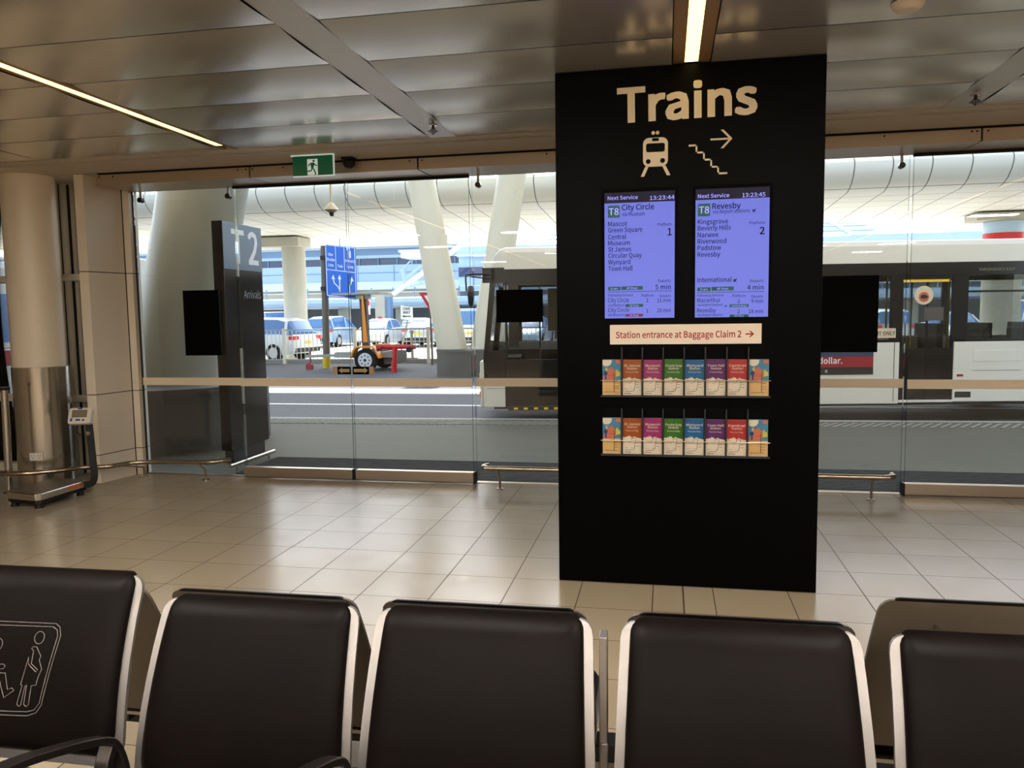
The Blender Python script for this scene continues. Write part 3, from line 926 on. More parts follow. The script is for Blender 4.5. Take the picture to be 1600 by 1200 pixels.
# ------------------------------------------------------------------ back-to-back beam benches
PROF = [(-0.152, 0.425), (-0.143, 0.47), (-0.132, 0.53), (-0.113, 0.60), (-0.088, 0.67), (-0.060, 0.735), (-0.032, 0.79), (-0.010, 0.832), (0.0, 0.852)]
def prof_at(z, dz=0.0):
    z -= dz
    for (y0, z0), (y1, z1) in zip(PROF[:-1], PROF[1:]):
        if z <= z1:
            return y0 + (y1-y0)*(z-z0)/(z1-z0)
    return PROF[-1][0]

def sheet(cx, half, inset, z0, z1, dz, rc_top, rc_bot, front, thick, sgn=1.0, ny=22, nx=16, puff=0.0, lip=0.0):
    """a panel following the back profile: front offset towards the sitter, rounded corners, optional pillow shape"""
    mb = MB()
    fr_, bk = [], []
    for i in range(ny+1):
        f = i/ny
        f = 0.5-0.5*math.cos(math.pi*f)
        z = z0+(z1-z0)*f
        hw = half(z) - inset
        d = min(z-z0, z1-z)
        rc = rc_bot if (z-z0) < (z1-z) else rc_top
        if d < rc:
            hw -= rc - math.sqrt(max(0, rc*rc-(rc-d)**2))
        for j in range(nx+1):
            u = -math.cos(math.pi*j/nx)
            x = cx + u*hw
            e = min(1.0, (1-abs(u))*hw/0.045, d/0.040)
            e = math.sqrt(max(0.0, 1-(1-e)**2))
            y = prof_at(z+dz, dz)
            off = front + puff*e
            crown = lip*max(0, 1-(z1-z)/0.06)**2
            fr_.append((x, sgn*(y-off+crown), z+dz))
            bk.append((x, sgn*(y-front+thick+crown), z+dz))
    n = nx+1
    N = len(fr_)
    fs_ = []
    for i in range(ny):
        for j in range(nx):
            a = i*n+j
            fs_.append((a, a+1, a+n+1, a+n))
            fs_.append((N+a, N+a+n, N+a+n+1, N+a+1))
    for i in range(ny):
        a = i*n
        fs_.append((a, a+n, N+a+n, N+a))
        b = a+nx
        fs_.append((b+n, b, N+b, N+b+n))
    for j in range(nx):
        fs_.append((j+1, j, N+j, N+j+1))
        t = ny*n+j
        fs_.append((t, t+1, N+t+1, N+t))
    if sgn < 0:
        fs_ = [tuple(reversed(f)) for f in fs_]
    mb.add(fr_+bk, fs_)
    return mb

HALF = lambda z: 0.271 - 0.014*max(0, (z-0.5)/0.35)**1.2
def seat(bench, cx, sgn, dz=0.0, prio=False, shellmat='seat_metal', seatlabel=None):
    sh = sheet(cx, HALF, 0.0, 0.425, 0.846, dz, 0.032, 0.05, 0.0, 0.010, sgn)
    s = sh.build('seat', shellmat, bench, smooth=40, world=False, label=seatlabel)
    pad = sheet(cx, HALF, 0.021, 0.452, 0.853, dz, 0.026, 0.05, 0.004, 0.004, sgn, ny=26, nx=22, puff=0.026, lip=0.014)
    pad.build('back_cushion', 'seat_leather', s, smooth=50, world=False)
    # seat pan and its cushion
    pn = MB()
    hp = 0.262
    outl = [(x, y) for x, y in rrect(cx-hp, cx+hp, -0.60, -0.155, 0.05)]
    pn.prism([(x, sgn*y) for x, y in outl], 'xy', 0.402+dz*0.6, 0.412+dz*0.6)
    pn.build('seat_pan', 'seat_metal', s, world=False)
    pc = MB()
    rings = []
    for ins, z in ((0.02, 0.412), (0.012, 0.425), (0.02, 0.442), (0.05, 0.455)):
        rings.append([(x, sgn*y, z+dz*0.6) for x, y in rrect(cx-hp+ins, cx+hp-ins, -0.60+ins, -0.155-ins, 0.05)])
    pc.loft(rings)
    pc.build('seat_cushion', 'seat_leather', s, smooth=50, world=False)
    MB().box(cx-0.03, cx+0.03, *sorted((sgn*-0.42, sgn*-0.20)), 0.36, 0.402+dz*0.6).build('seat_bracket', 'beam_black', s, world=False)
    return s

def armrest(bench, x, sgn, k=1.0):
    pts = [(-0.165, 0.40), (-0.175, 0.50), (-0.205, 0.572), (-0.26, 0.606), (-0.36, 0.644), (-0.48, 0.682), (-0.58, 0.700), (-0.635, 0.690), (-0.655, 0.650), (-0.625, 0.600), (-0.55, 0.52), (-0.46, 0.44), (-0.40, 0.385)]
    P3 = smooth_path([(x, sgn*y, 0.40+(z-0.40)*k) for y, z in pts], 4)
    mb = MB().tube(P3, 0.019, r2=0.0085, square=True, upv=(0, 1, 0.3))
    mb.tube(smooth_path([(x, sgn*-0.21, 0.57), (x, sgn*-0.235, 0.52), (x, sgn*-0.225, 0.45), (x, sgn*-0.25, 0.38)], 4), 0.017, r2=0.012, square=True, upv=(0, 1, 0.3))
    mb.build('armrest', 'arm_metal', bench, smooth=40, world=False, bevel=0.003)

def bench_frame(bench, x0, x1, sgn, legs):
    MB().box(x0, x1, *sorted((sgn*-0.36, sgn*-0.28)), 0.31, 0.36).build('beam', 'beam_black', bench, world=False, bevel=0.004)
    for lx in legs:
        lg = MB()
        lg.bar((lx, sgn*-0.32, 0.31), (lx, sgn*-0.32, 0.04), 0.05, 0.05)
        lg.tube([(lx, sgn*-0.06, 0.012), (lx, sgn*-0.20, 0.03), (lx, sgn*-0.32, 0.045), (lx, sgn*-0.44, 0.03), (lx, sgn*-0.62, 0.012)], 0.028, r2=0.012, square=True)
        lg.build('leg', 'beam_black', bench, world=False, bevel=0.003)

BA = math.radians(1.2)
near = thing('beam_bench', 'near row of dark padded seats on one beam, facing us, nearest the bottom edge', 'bench', (-0.42, 1.765, 0), BA, 'back-to-back waiting benches')
seat(near, -1.130, 1, 0.052, True, seatlabel='priority seat, taller back with stitched wheelchair symbol')
for cx in (-0.560, 0.0, 0.580, 1.152):
    seat(near, cx, 1)
for x in (-0.842, -0.284, 0.866):
    armrest(near, x, 1)
MB().box(0.274, 0.292, -0.045, 0.0, 0.40, 0.822).box(0.278, 0.294, -0.05, 0.004, 0.55, 0.575).build('end_bracket', 'seat_metal', near, world=False, bevel=0.002, label='upright steel bracket between two seats')
bench_frame(near, -1.42, 1.46, 1, (-0.85, 0.55))
# stitched priority symbol on the tall seat
SYM = {
    'outer': [(-0.38, 0.786), (-0.207, 0.794), (0.065, 0.797), (0.078, 0.79), (0.085, 0.772), (0.066, 0.62), (0.054, 0.602), (0.031, 0.594), (-0.208, 0.586), (-0.365, 0.582), (-0.382, 0.60), (-0.392, 0.77)],
    'inner': [(-0.375, 0.777), (-0.206, 0.785), (0.059, 0.79), (0.072, 0.784), (0.077, 0.77), (0.06, 0.624), (0.048, 0.608), (0.03, 0.603), (-0.209, 0.594), (-0.36, 0.591), (-0.374, 0.605), (-0.383, 0.765)],
    'man': [(-0.101, 0.668), (-0.106, 0.68), (-0.102, 0.717), (-0.094, 0.726), (-0.083, 0.726), (-0.075, 0.718), (-0.076, 0.702), (-0.055, 0.703), (-0.05, 0.699), (-0.054, 0.693), (-0.077, 0.691), (-0.078, 0.683), (-0.046, 0.684), (-0.032, 0.649), (-0.02, 0.653), (-0.014, 0.648), (-0.039, 0.63), (-0.057, 0.665), (-0.092, 0.666)],
    'wheel': [(-0.054, 0.648), (-0.058, 0.634), (-0.07, 0.623), (-0.086, 0.615), (-0.116, 0.612), (-0.14, 0.622), (-0.151, 0.641), (-0.145, 0.665), (-0.131, 0.674), (-0.129, 0.669), (-0.141, 0.658), (-0.143, 0.641), (-0.134, 0.626), (-0.116, 0.619), (-0.09, 0.622), (-0.073, 0.629), (-0.062, 0.639), (-0.058, 0.65)],
    'woman': [(0.01, 0.722), (0.002, 0.661), (0.007, 0.66), (-0.001, 0.618), (0.006, 0.613), (0.01, 0.617), (0.015, 0.66), (0.019, 0.662), (0.018, 0.619), (0.025, 0.614), (0.031, 0.619), (0.032, 0.661), (0.044, 0.663), (0.046, 0.681), (0.052, 0.698), (0.041, 0.717), (0.043, 0.726), (0.026, 0.745), (0.017, 0.745), (0.013, 0.741), (0.02, 0.736), (0.021, 0.708), (0.041, 0.696), (0.037, 0.691), (0.014, 0.706)]}
SYM['head_a'] = arc((-0.084, 0.745), 0.0135, 0, 340, 17)
SYM['head_b'] = arc((0.028, 0.765), 0.0135, 0, 340, 17)
sy = MB()
for k_, pl in SYM.items():
    pp = []
    for i in range(len(pl)):
        a, b = pl[i], pl[(i+1) % len(pl)]
        n_ = max(1, int(math.hypot(b[0]-a[0], b[1]-a[1])/0.02))
        for q in range(n_):
            t_ = q/n_
            pp.append((a[0]+(b[0]-a[0])*t_, a[1]+(b[1]-a[1])*t_))
    pts3 = []
    for x_, z_ in pp:
        lx = -1.130 + x_
        pts3.append((lx, prof_at(z_, 0.052)-0.0305, z_))
    sy.tube(pts3, 0.00085, 5, closed=True)
tall = [o for o in near.children if o.get('label', '').startswith('priority')][0]
sy.build('priority_symbol', 'thread', tall, world=False, label='stitched pale wheelchair and pregnant woman outline')

rear = thing('beam_bench', 'rear row of seats facing the glass doors, backs turned to the near row', 'bench', (-0.443, 1.845, -0.022), BA*0.6, 'back-to-back waiting benches')
for cx in (-1.172, -0.586, 0.0, 0.612):
    seat(rear, cx, -1, 0.010, shellmat='seat_back_paint')
seat(rear, 1.176, -1, 0.075, shellmat='seat_back_paint', seatlabel='taller seat back at the right end of the rear row')
MB().cyl((1.03, -0.013, 0.865), (1.03, -0.024, 0.865), 0.006, n=10).build('screw', 'stainless', [o for o in rear.children if o.get('label')][0], world=False)
for x in (-0.879, -0.293, 0.886):
    armrest(rear, x, -1, 0.62)
bench_frame(rear, -1.45, 1.48, -1, (-0.88, 0.6))
for o in [o for o in rear.children if o.name.startswith('leg')]:
    o.location.z = 0.022

# ------------------------------------------------------------------ left corner: column, scales, rails
colm = thing('round_column', 'round cream column with a brushed steel lower sleeve, beside the luggage scales', 'column', (-5.777, 6.479, 0))
MB().lathe([(0.2246, 1.108), (0.2246, 2.859)], (-5.787, 6.479, 0), 48).build('painted_shaft', 'column_paint', colm, smooth=40)
MB().lathe([(0.241, 0.0), (0.241, 1.108), (0.2246, 1.111)], (-5.777, 6.479, 0), 48).build('steel_sleeve', 'stainless', colm, smooth=40)
pl = MB().obox((-5.683, 6.251, 0.290), 0.114, 0.014, 0.074, 0, 0, math.radians(22.5)).build('power_outlet', 'white_plastic', colm, bevel=0.003)
ou = MB()
for dx in (-0.028, 0.028):
    for a, b in ((-0.010, 0.010), (0.010, 0.010), (0, -0.012)):
        ou.obox((-5.6799+(dx+a)*0.924, 6.2432+(dx+a)*0.383, 0.290+b), 0.004, 0.002, 0.010, 0, 0, math.radians(22.5))
ou.build('socket_hole', 'dark_rubber', pl)

sc = thing('luggage_scale', 'low luggage weighing scale with black post, in front of the steel column', 'scale', (-5.20, 5.80, 0), math.radians(-3))
c4 = [(-5.385, 5.585), (-5.33, 5.545), (-5.045, 5.50), (-5.010, 5.53), (-5.015, 6.05), (-5.05, 6.09), (-5.36, 6.10), (-5.39, 6.07)]
MB().prism([(x*0.985-0.078, y*0.985+0.087) for x, y in c4], 'xy', 0.045, 0.075).build('base_frame', 'beam_black', sc)
MB().prism(c4, 'xy', 0.072, 0.128).build('steel_skirt', 'stainless', sc, bevel=0.006)
MB().prism([(x*0.96-0.208, y*0.96+0.232) for x, y in c4], 'xy', 0.128, 0.134).build('platform', 'scale_deck', sc, bevel=0.003)
for x, y in ((-5.33, 5.60), (-5.07, 5.57), (-5.06, 6.03), (-5.34, 6.04)):
    MB().cyl((x, y, 0), (x, y, 0.045), 0.034, 0.022, 16).build('foot', 'dark_rubber', sc)
MB().prism([(-5.0115, 5.845), (-5.0115, 5.99), (-5.012, 5.99), (-5.012, 5.845)], 'xy', 0.090, 0.118).build('brand_sticker', 'orange_sticker', sc, label='orange sticker')
post = MB().tube(smooth_path([(-5.03, 6.04, 0.09), (-4.985, 6.09, 0.10), (-4.965, 6.10, 0.17), (-4.972, 6.10, 0.30), (-4.985, 6.10, 0.58), (-4.99, 6.09, 0.665)], 5), 0.028, r2=0.020, square=True, upv=(0, 1, 0))
post = post.build('post', 'beam_black', sc, bevel=0.004)
MB().cyl((-4.98, 6.078, 0.545), (-4.98, 6.068, 0.545), 0.018, n=14).cyl((-4.99, 6.080, 0.455), (-4.99, 6.072, 0.455), 0.010, n=12).build('clamp_knob', 'stainless', post)
MB().tube(smooth_path([(-5.06, 6.05, 0.625), (-5.075, 6.05, 0.57), (-5.05, 6.06, 0.535), (-5.0, 6.08, 0.545)], 5), 0.004, 6).build('cable', 'dark_rubber', post)
T_ = Matrix.Translation((-5.005, 6.02, 0.705)) @ Matrix.Rotation(math.radians(-6), 4, 'Y') @ Matrix.Rotation(math.radians(-22), 4, 'X') @ Matrix.Rotation(math.radians(14), 4, 'Z')
hd = MB().prism(rrect(-0.098, 0.098, -0.072, 0.072, 0.022), 'xz', -0.012, 0.040)
hd = hd.build('display_head', 'white_plastic', sc, bevel=0.006, xf=T_)
MB().prism(rrect(-0.062, 0.058, -0.010, 0.046, 0.004), 'xz', -0.0145, -0.012).build('lcd_window', 'grey_lcd', hd, xf=T_)
MB().box(-0.066, -0.062, -0.0146, -0.012, -0.012, 0.048).box(0.058, 0.061, -0.0146, -0.012, -0.012, 0.048).box(-0.066, 0.061, -0.0146, -0.012, 0.046, 0.050).box(-0.066, 0.061, -0.0146, -0.012, -0.014, -0.010).build('lcd_border', 'arm_metal', hd, xf=T_)
MB().box(-0.020, 0.016, -0.0146, -0.012, 0.056, 0.068).prism(arc((0.036, -0.040), 0.010, 0, 340, 12), 'xz', -0.0146, -0.012).box(-0.075, -0.058, -0.0146, -0.012, -0.050, -0.022).box(-0.030, 0.010, -0.0146, -0.012, -0.046, -0.030).build('button', 'blue_ink', hd, xf=T_)
MB().prism(rrect(-0.060, 0.075, -0.060, 0.060, 0.02), 'xz', 0.041, 0.062).build('rear_housing', 'beam_black', hd, xf=T_)

bp = thing('barrier_post', 'steel barrier post with black cap at the left edge, left of the scales', 'post', (-5.765, 6.01, 0))
MB().cyl((-5.765, 6.01, 0.0), (-5.745, 6.01, 0.93), 0.031, n=20).build('post', 'stainless', bp, smooth=40)
MB().cyl((-5.745, 6.01, 0.93), (-5.745, 6.01, 0.955), 0.045, n=20).build('cap', 'beam_black', bp)
MB().cyl((-5.765, 6.01, 0.0), (-5.765, 6.01, 0.012), 0.05, n=24).build('base_plate', 'stainless', bp)

def bumper(name_pts, posts, label, base):
    t = thing('bumper_rail', label, 'rail', base)
    MB().tube(smooth_path(name_pts, 8), 0.021, 14).build('tube', 'bronze_tube', t, smooth=60)
    for (x, y, yr, zr) in posts:
        MB().tube([(x, y, 0.0), (x, y, 0.10), (x, yr, zr-0.012)], 0.010, 10).build('post', 'bronze_tube', t, smooth=60)
        MB().cyl((x, y, 0), (x, y, 0.008), 0.036, n=20).build('floor_flange', 'stainless', t)
bumper([(-7.6, 6.02, 0.19), (-6.4, 5.98, 0.19), (-5.95, 5.955, 0.19), (-5.62, 5.965, 0.19), (-5.38, 6.12, 0.19), (-5.24, 6.30, 0.19), (-5.10, 6.345, 0.19), (-5.02, 6.40, 0.19), (-4.94, 6.55, 0.19), (-4.80, 6.62, 0.19), (-4.5, 6.66, 0.19), (-4.22, 6.675, 0.19), (-4.12, 6.715, 0.195), (-4.05, 6.79, 0.20)],
       [(-4.30, 6.76, 6.67, 0.19), (-5.00, 6.82, 6.50, 0.19), (-7.2, 6.1, 6.01, 0.19)], 'curved bronze bumper rail winding round the column to the left doors', (-5.0, 6.8, 0))
bumper([(-1.55, 6.80, 0.20), (-1.575, 6.73, 0.20), (-1.53, 6.675, 0.20), (-1.40, 6.66, 0.20), (0.1, 6.66, 0.20), (1.60, 6.66, 0.20), (1.72, 6.675, 0.20), (1.79, 6.72, 0.20), (1.80, 6.80, 0.20)],
       [(-1.43, 6.74, 6.665, 0.20), (1.634, 6.74, 6.665, 0.20), (0.1, 6.74, 6.665, 0.20)], 'straight bronze bumper rail along the glass behind the black totem', (-1.43, 6.74, 0))

# ------------------------------------------------------------------ exit sign, ceiling fittings, glass fittings
ex = thing('exit_sign', 'green running man exit sign under the ceiling above the glass doors', 'sign', (-2.84, 6.20, CZ))
MB().box(-3.012, -2.662, 6.196, 6.214, 2.690, 2.848).build('panel', 'exit_green', ex)
MB().box(-3.016, -2.658, 6.194, 6.216, 2.683, 2.690).box(-2.662, -2.655, 6.194, 6.216, 2.690, 2.850).box(-3.03, -2.655, 6.194, 6.216, 2.848, 2.859).build('edge_frame', 'exit_white', ex)
MB().box(-2.885, -2.795, 6.1945, 6.196, 2.694, 2.822).build('door_shape', 'exit_white', ex)
mn = MB()
yy = 6.1935
def limb(pts, r):
    mn.tube([(x, yy, z) for x, z in pts], r, 4, 0.0008, square=True, upv=(0, 1, 0))
mn.prism(arc((-2.828, 2.806), 0.0095, 0, 340, 12), 'xz', yy-0.0008, yy+0.0008)
mn.prism([(-2.858, 2.790), (-2.828, 2.794), (-2.818, 2.786), (-2.834, 2.748), (-2.850, 2.748)], 'xz', yy-0.0008, yy+0.0008)
limb([(-2.852, 2.788), (-2.866, 2.780), (-2.874, 2.764)], 0.0045)
limb([(-2.826, 2.786), (-2.812, 2.770), (-2.797, 2.769)], 0.0045)
limb([(-2.844, 2.752), (-2.850, 2.728), (-2.890, 2.724)], 0.0055)
limb([(-2.838, 2.754), (-2.822, 2.726), (-2.812, 2.700), (-2.820, 2.697)], 0.0055)
mn.build('running_man', 'exit_green', ex)
se = thing('door_sensor', 'black dome door sensor on the ceiling border right of the exit sign', 'sensor', (-2.60, 6.42, 2.80))
MB().box(-2.66, -2.56, 6.36, 6.46, 2.842, 2.859).build('mount', 'beam_black', se)
MB().sphere((-2.61, 6.41, 2.815), 0.052, 0.05, 0.045).build('dome', 'dark_rubber', se, smooth=60)

def sprinkler(x, y, label):
    t = thing('sprinkler', label, 'sprinkler', (x, y, CZ), 0, 'ceiling sprinklers')
    MB().cyl((x, y, CZ-0.006), (x, y, CZ), 0.030, n=20).build('rosette', 'stainless', t)
    MB().cyl((x, y, CZ-0.030), (x, y, CZ-0.006), 0.010, n=12).tube([(x-0.016, y, CZ-0.030), (x-0.020, y, CZ-0.048), (x, y, CZ-0.066), (x+0.020, y, CZ-0.048), (x+0.016, y, CZ-0.030)], 0.003, 6).box(x-0.017, x+0.017, y-0.004, y+0.004, CZ-0.032, CZ-0.027).cyl((x, y, CZ-0.064), (x, y, CZ-0.030), 0.0035, n=8).build('body', 'arm_metal', t)
    MB().cyl((x, y, CZ-0.046), (x, y, CZ-0.043), 0.036, n=18).build('deflector_ring', 'arm_metal', t)
sprinkler(-1.597, 5.465, 'small sprinkler head on the pale ceiling band left of the totem')
sprinkler(1.889, 5.54, 'small sprinkler head on the dark ceiling right of the totem')
sm = thing('smoke_detector', 'round smoke detector on the ceiling at the top right', 'detector', (1.015, 3.80, CZ))
MB().cyl((1.015, 3.80, CZ-0.026), (1.015, 3.80, CZ-0.012), 0.062, 0.068, 28).cyl((1.015, 3.80, CZ-0.044), (1.015, 3.80, CZ-0.026), 0.044, 0.062, 28).build('body', 'bulkhead_paint', sm, smooth=30)

for x, w_ in ((-4.951, 'in the left corner by the portal'), (-4.03, 'beside the left door edge'), (-1.625, 'just left of the totem'), (1.841, 'right of the black totem')):
    t = thing('glass_bolt', 'short steel hanger with round disc above the glass ' + w_, 'bolt', (x, 6.93, 2.76), 0, 'hangers above the glass')
    MB().cyl((x, 6.93, 2.67), (x, 6.93, 2.766), 0.011, n=12).build('rod', 'stainless', t)
    MB().cyl((x, 6.905, 2.672), (x, 6.955, 2.672), 0.024, n=18).build('disc', 'arm_metal', t)

for x0, x1, z0, z1, w_ in ((-4.578, -4.200, 1.178, 1.805, 'left fixed glass pane beside the dark pylon'), (-1.487, -1.068, 1.462, 1.752, 'glass pane left of the totem'), (1.20, 1.705, 1.183, 1.812, 'glass pane right of the totem')):
    t = thing('notice_panel', 'blank black panel fixed on the ' + w_, 'panel', ((x0+x1)/2, 6.99, z0), 0, 'black panels on the glass')
    MB().box(x0, x1, 6.962, 6.986, z0, z1).build('panel', 'matt_black', t, bevel=0.002)
    MB().box(x0+0.04, x0+0.08, 6.986, 6.993, z0+0.05, z1-0.05).box(x1-0.08, x1-0.04, 6.986, 6.993, z0+0.05, z1-0.05).build('fixing_tape', 'dark_rubber', t)

for x0, x1, sg in ((-3.046, -2.870, -1), (-2.850, -2.645, 1)):
    t = thing('door_decal', '%s pointing arrow decal on the %s sliding door leaf' % (('left', 'left') if sg < 0 else ('right', 'right')), 'decal', ((x0+x1)/2, 6.93, 1.0), 0, 'arrow decals on the doors')
    MB().box(x0, x1, 6.930, 6.934, 0.999, 1.071).build('backing', 'decal_tan', t)
    a, b = (x0+0.045, x1) if sg < 0 else (x0, x1-0.045)
    MB().box(a, b, 6.9285, 6.930, 0.999, 1.071).build('black_field', 'matt_black', t)
    c0, c1 = a+0.012, b-0.012
    A_ = [(c0, 1.035), (c0+0.034, 1.062), (c0+0.034, 1.050), (c1, 1.050), (c1, 1.020), (c0+0.034, 1.020), (c0+0.034, 1.008)]
    if sg > 0:
        A_ = [(c0+c1-p, q) for p, q in A_]
    MB().prism(A_, 'xz', 6.9270, 6.9285).build('arrow', 'decal_tan', t)

# ------------------------------------------------------------------ outdoors: ground
GZ = -0.15
struct('pavement', MB().prism([(-40, 7.04), (40, 7.04), (40, 13.0), (4.3, 11.50), (-4.9, 11.08), (-40, 9.9)], 'xy', -0.30, 0.0), 'pavement_concrete')
struct('kerb', MB().prism([(-40, 9.90), (-4.9, 11.08), (4.3, 11.50), (40, 13.0), (40, 13.14), (4.3, 11.64), (-4.9, 11.22), (-40, 10.04)], 'xy', -0.30, 0.002), 'kerb_stone')
struct('road', MB().box(-60, 60, 9.5, 27.0, -0.4, GZ), 'road_asphalt')
struct('carpark_ground', MB().box(-90, 90, 27.0, 110, -0.4, GZ+0.0), 'carpark_paving')
struct('carpark_kerb', MB().box(-30, 8, 26.25, 26.5, -0.3, -0.02), 'kerb_stone')
struct('road_line_and_sun_strip', MB().box(-16, -2.6, 14.08, 14.20, GZ, GZ+0.004).box(2, 9, 14.3, 14.42, GZ, GZ+0.004), 'line_and_sun_white')
struct('road_line_and_sun_strip', MB().box(-30, 30, 16.15, 17.2, GZ, GZ+0.004), 'line_and_sun_white')  # sunlit strip put into the colour: white band where the sun lands
mt = thing('entrance_mat', 'dark ribbed entrance mat on the pavement just outside the glass', 'mat', (-1, 7.5, 0))
MB().box(-4.17, 9, 7.06, 7.97, 0.0, 0.008).build('base', 'mat_ribs', mt)
rb = MB()
for k in range(14):
    rb.box(-4.17, 9, 7.085+k*0.064, 7.107+k*0.064, 0.008, 0.014)
rb.build('ribs', 'mat_ribs', mt)
tg = thing('tactile_strip', 'slanted ribbed paving strip along the kerb edge', 'paving strip', (0, 10.9, 0))
tb = MB()
for k in range(150):
    x = -13.0 + k*0.12
    y = 11.0 + 0.0456*(x+4.9)
    tb.prism([(x, y-0.46), (x+0.045, y-0.46), (x+0.30, y-0.06), (x+0.255, y-0.06)], 'xy', 0.0, 0.010)
o_ = tb.build('ribs', 'tactile_grey', tg)
o_['kind'] = 'stuff'

# dome camera beam, plus an unseen high slab added to shape the sun's shadow
struct('camera_beam_and_shade_slab', MB().box(-4.3, -3.3, 7.2, 8.95, 4.2, 4.4).box(-60, 60, 18.9, 30.8, 14.0, 14.3), 'roof_white')

# elevated road deck with rounded edge
prof = [(31.0, 4.66), (24.75, 4.84), (24.45, 4.90), (24.15, 5.02), (23.92, 5.22), (23.80, 5.42), (23.80, 5.56), (23.90, 5.68), (24.1, 5.74), (31.0, 5.80)]
dk = thing('elevated_roadway', 'pale panelled underside of the raised road crossing above the bus lane', 'overpass', (0, 24, 4.66))
MB().prism(prof, 'yz', -70, 70).build('deck', 'soffit_panel', dk, smooth=35)

def round_col(x, y, r, z1, cap, label, bands=()):
    t = thing('concrete_column', label, 'column', (x, y, GZ))
    MB().cyl((x, y, GZ), (x, y, z1), r, n=28).build('shaft', 'concrete_grey', t, smooth=40)
    MB().box(*cap, z1, 4.655).build('capital', 'concrete_grey', t, bevel=0.03)
    for (z0, z2, m_, nm) in bands:
        MB().cyl((x, y, z0), (x, y, z2), r+0.02, n=28).build(nm, m_, t, smooth=40)
round_col(-14.70, 30.0, 0.46, 4.27, (-16.2, -14.2, 29.4, 30.6), 'round grey concrete column under the raised road, left of the blue road sign')
round_col(11.25, 30.0, 0.60, 4.40, (10.2, 12.6, 29.4, 30.6), 'round column with a red band above the bus roof at the right', [(3.45, 3.98, 'red_paint', 'red_band'), (3.99, 4.36, 'terminal_pale', 'poster_band')])

# V shaped pillars
def v_pillar(label, drum, legs, dr, z0, z1, paint='white_steel'):
    t = thing('v_pillar' if len(legs) > 1 else 'leaning_pillar', label, 'pillar', (drum[0], drum[1], z0), 0)
    MB().lathe([(dr, z0-0.02), (dr, z1-0.07), (dr+0.015, z1-0.07), (dr+0.015, z1)], (drum[0], drum[1], 0), 40).build('plinth', 'plinth_grey' if len(legs) > 1 else 'plinth_dark', t, smooth=40)
    for (a, ra), (b, rb_) in legs:
        l = MB()
        a, b = Vector(a), Vector(b)
        secs = []
        for k in range(9):
            f = k/8
            c = a+(b-a)*f
            r = ra+(rb_-ra)*f
            secs.append([(c.x+r*math.cos(2*math.pi*i/32), c.y+r*math.sin(2*math.pi*i/32), c.z) for i in range(32)])
        l.loft(secs)
        l.build('leg', paint, t, smooth=40)
v_pillar('forked white pillar on a dark drum, left of the bus front', (-5.36, 21.4), [(((-5.83, 21.4, 0.50), 0.43), ((-8.10, 21.4, 13.95), 0.31)), (((-4.90, 21.4, 0.50), 0.43), ((-2.58, 21.4, 13.95), 0.30))], 0.90, GZ, 0.57)
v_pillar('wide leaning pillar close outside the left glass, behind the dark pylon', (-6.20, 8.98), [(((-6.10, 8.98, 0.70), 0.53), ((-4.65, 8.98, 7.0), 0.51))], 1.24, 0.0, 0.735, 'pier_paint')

# ------------------------------------------------------------------ pylon sign
py = thing('pylon_sign', 'dark pylon sign with large pale characters outside the left glass pane', 'sign', (-4.54, 7.95, 0))
MB().box(-4.60, -4.48, 7.55, 8.35, 0.14, 2.535).build('body', 'pylon_black', py, bevel=0.004)
MB().box(-4.59, -4.49, 7.60, 8.26, 0.0, 0.14).build('plinth', 'bus_dark', py)
MB().box(-4.4805, -4.476, 7.553, 8.347, 2.045, 2.530).build('header_panel', 'pylon_slate', py)
MB().text('T', (-4.475, 7.72, 2.12), 0.34, 0.24, (0, 1, 0), bold=0.02).text('2', (-4.475, 8.06, 2.12), 0.34, 0.20, (0, 1, 0), bold=0.02).build('lettering', 'letter_white', py, label='large pale T2')
MB().text('Arrivals', (-4.479, 7.93, 1.745), 0.085, 0.36, (0, 1, 0)).build('small_lettering', 'letter_grey', py, label='small grey word Arrivals')

dc = thing('dome_camera', 'white dome camera hanging on a pole outside the glass doors', 'camera', (-3.82, 8.8, 4.2))
MB().cyl((-3.82, 8.8, 2.83), (-3.82, 8.8, 4.2), 0.012, n=10).build('pole', 'white_steel', dc)
MB().lathe([(0.012, 0.085), (0.03, 0.075), (0.045, 0.055), (0.075, 0.02), (0.082, 0.0), (0.06, -0.012), (0.035, -0.03)], (-3.82, 8.8, 2.765), 24).build('housing', 'white_steel', dc, smooth=50)
MB().cyl((-3.81, 8.79, 2.70), (-3.82, 8.8, 2.745), 0.022, 0.030, 14).build('lens', 'dark_rubber', dc)

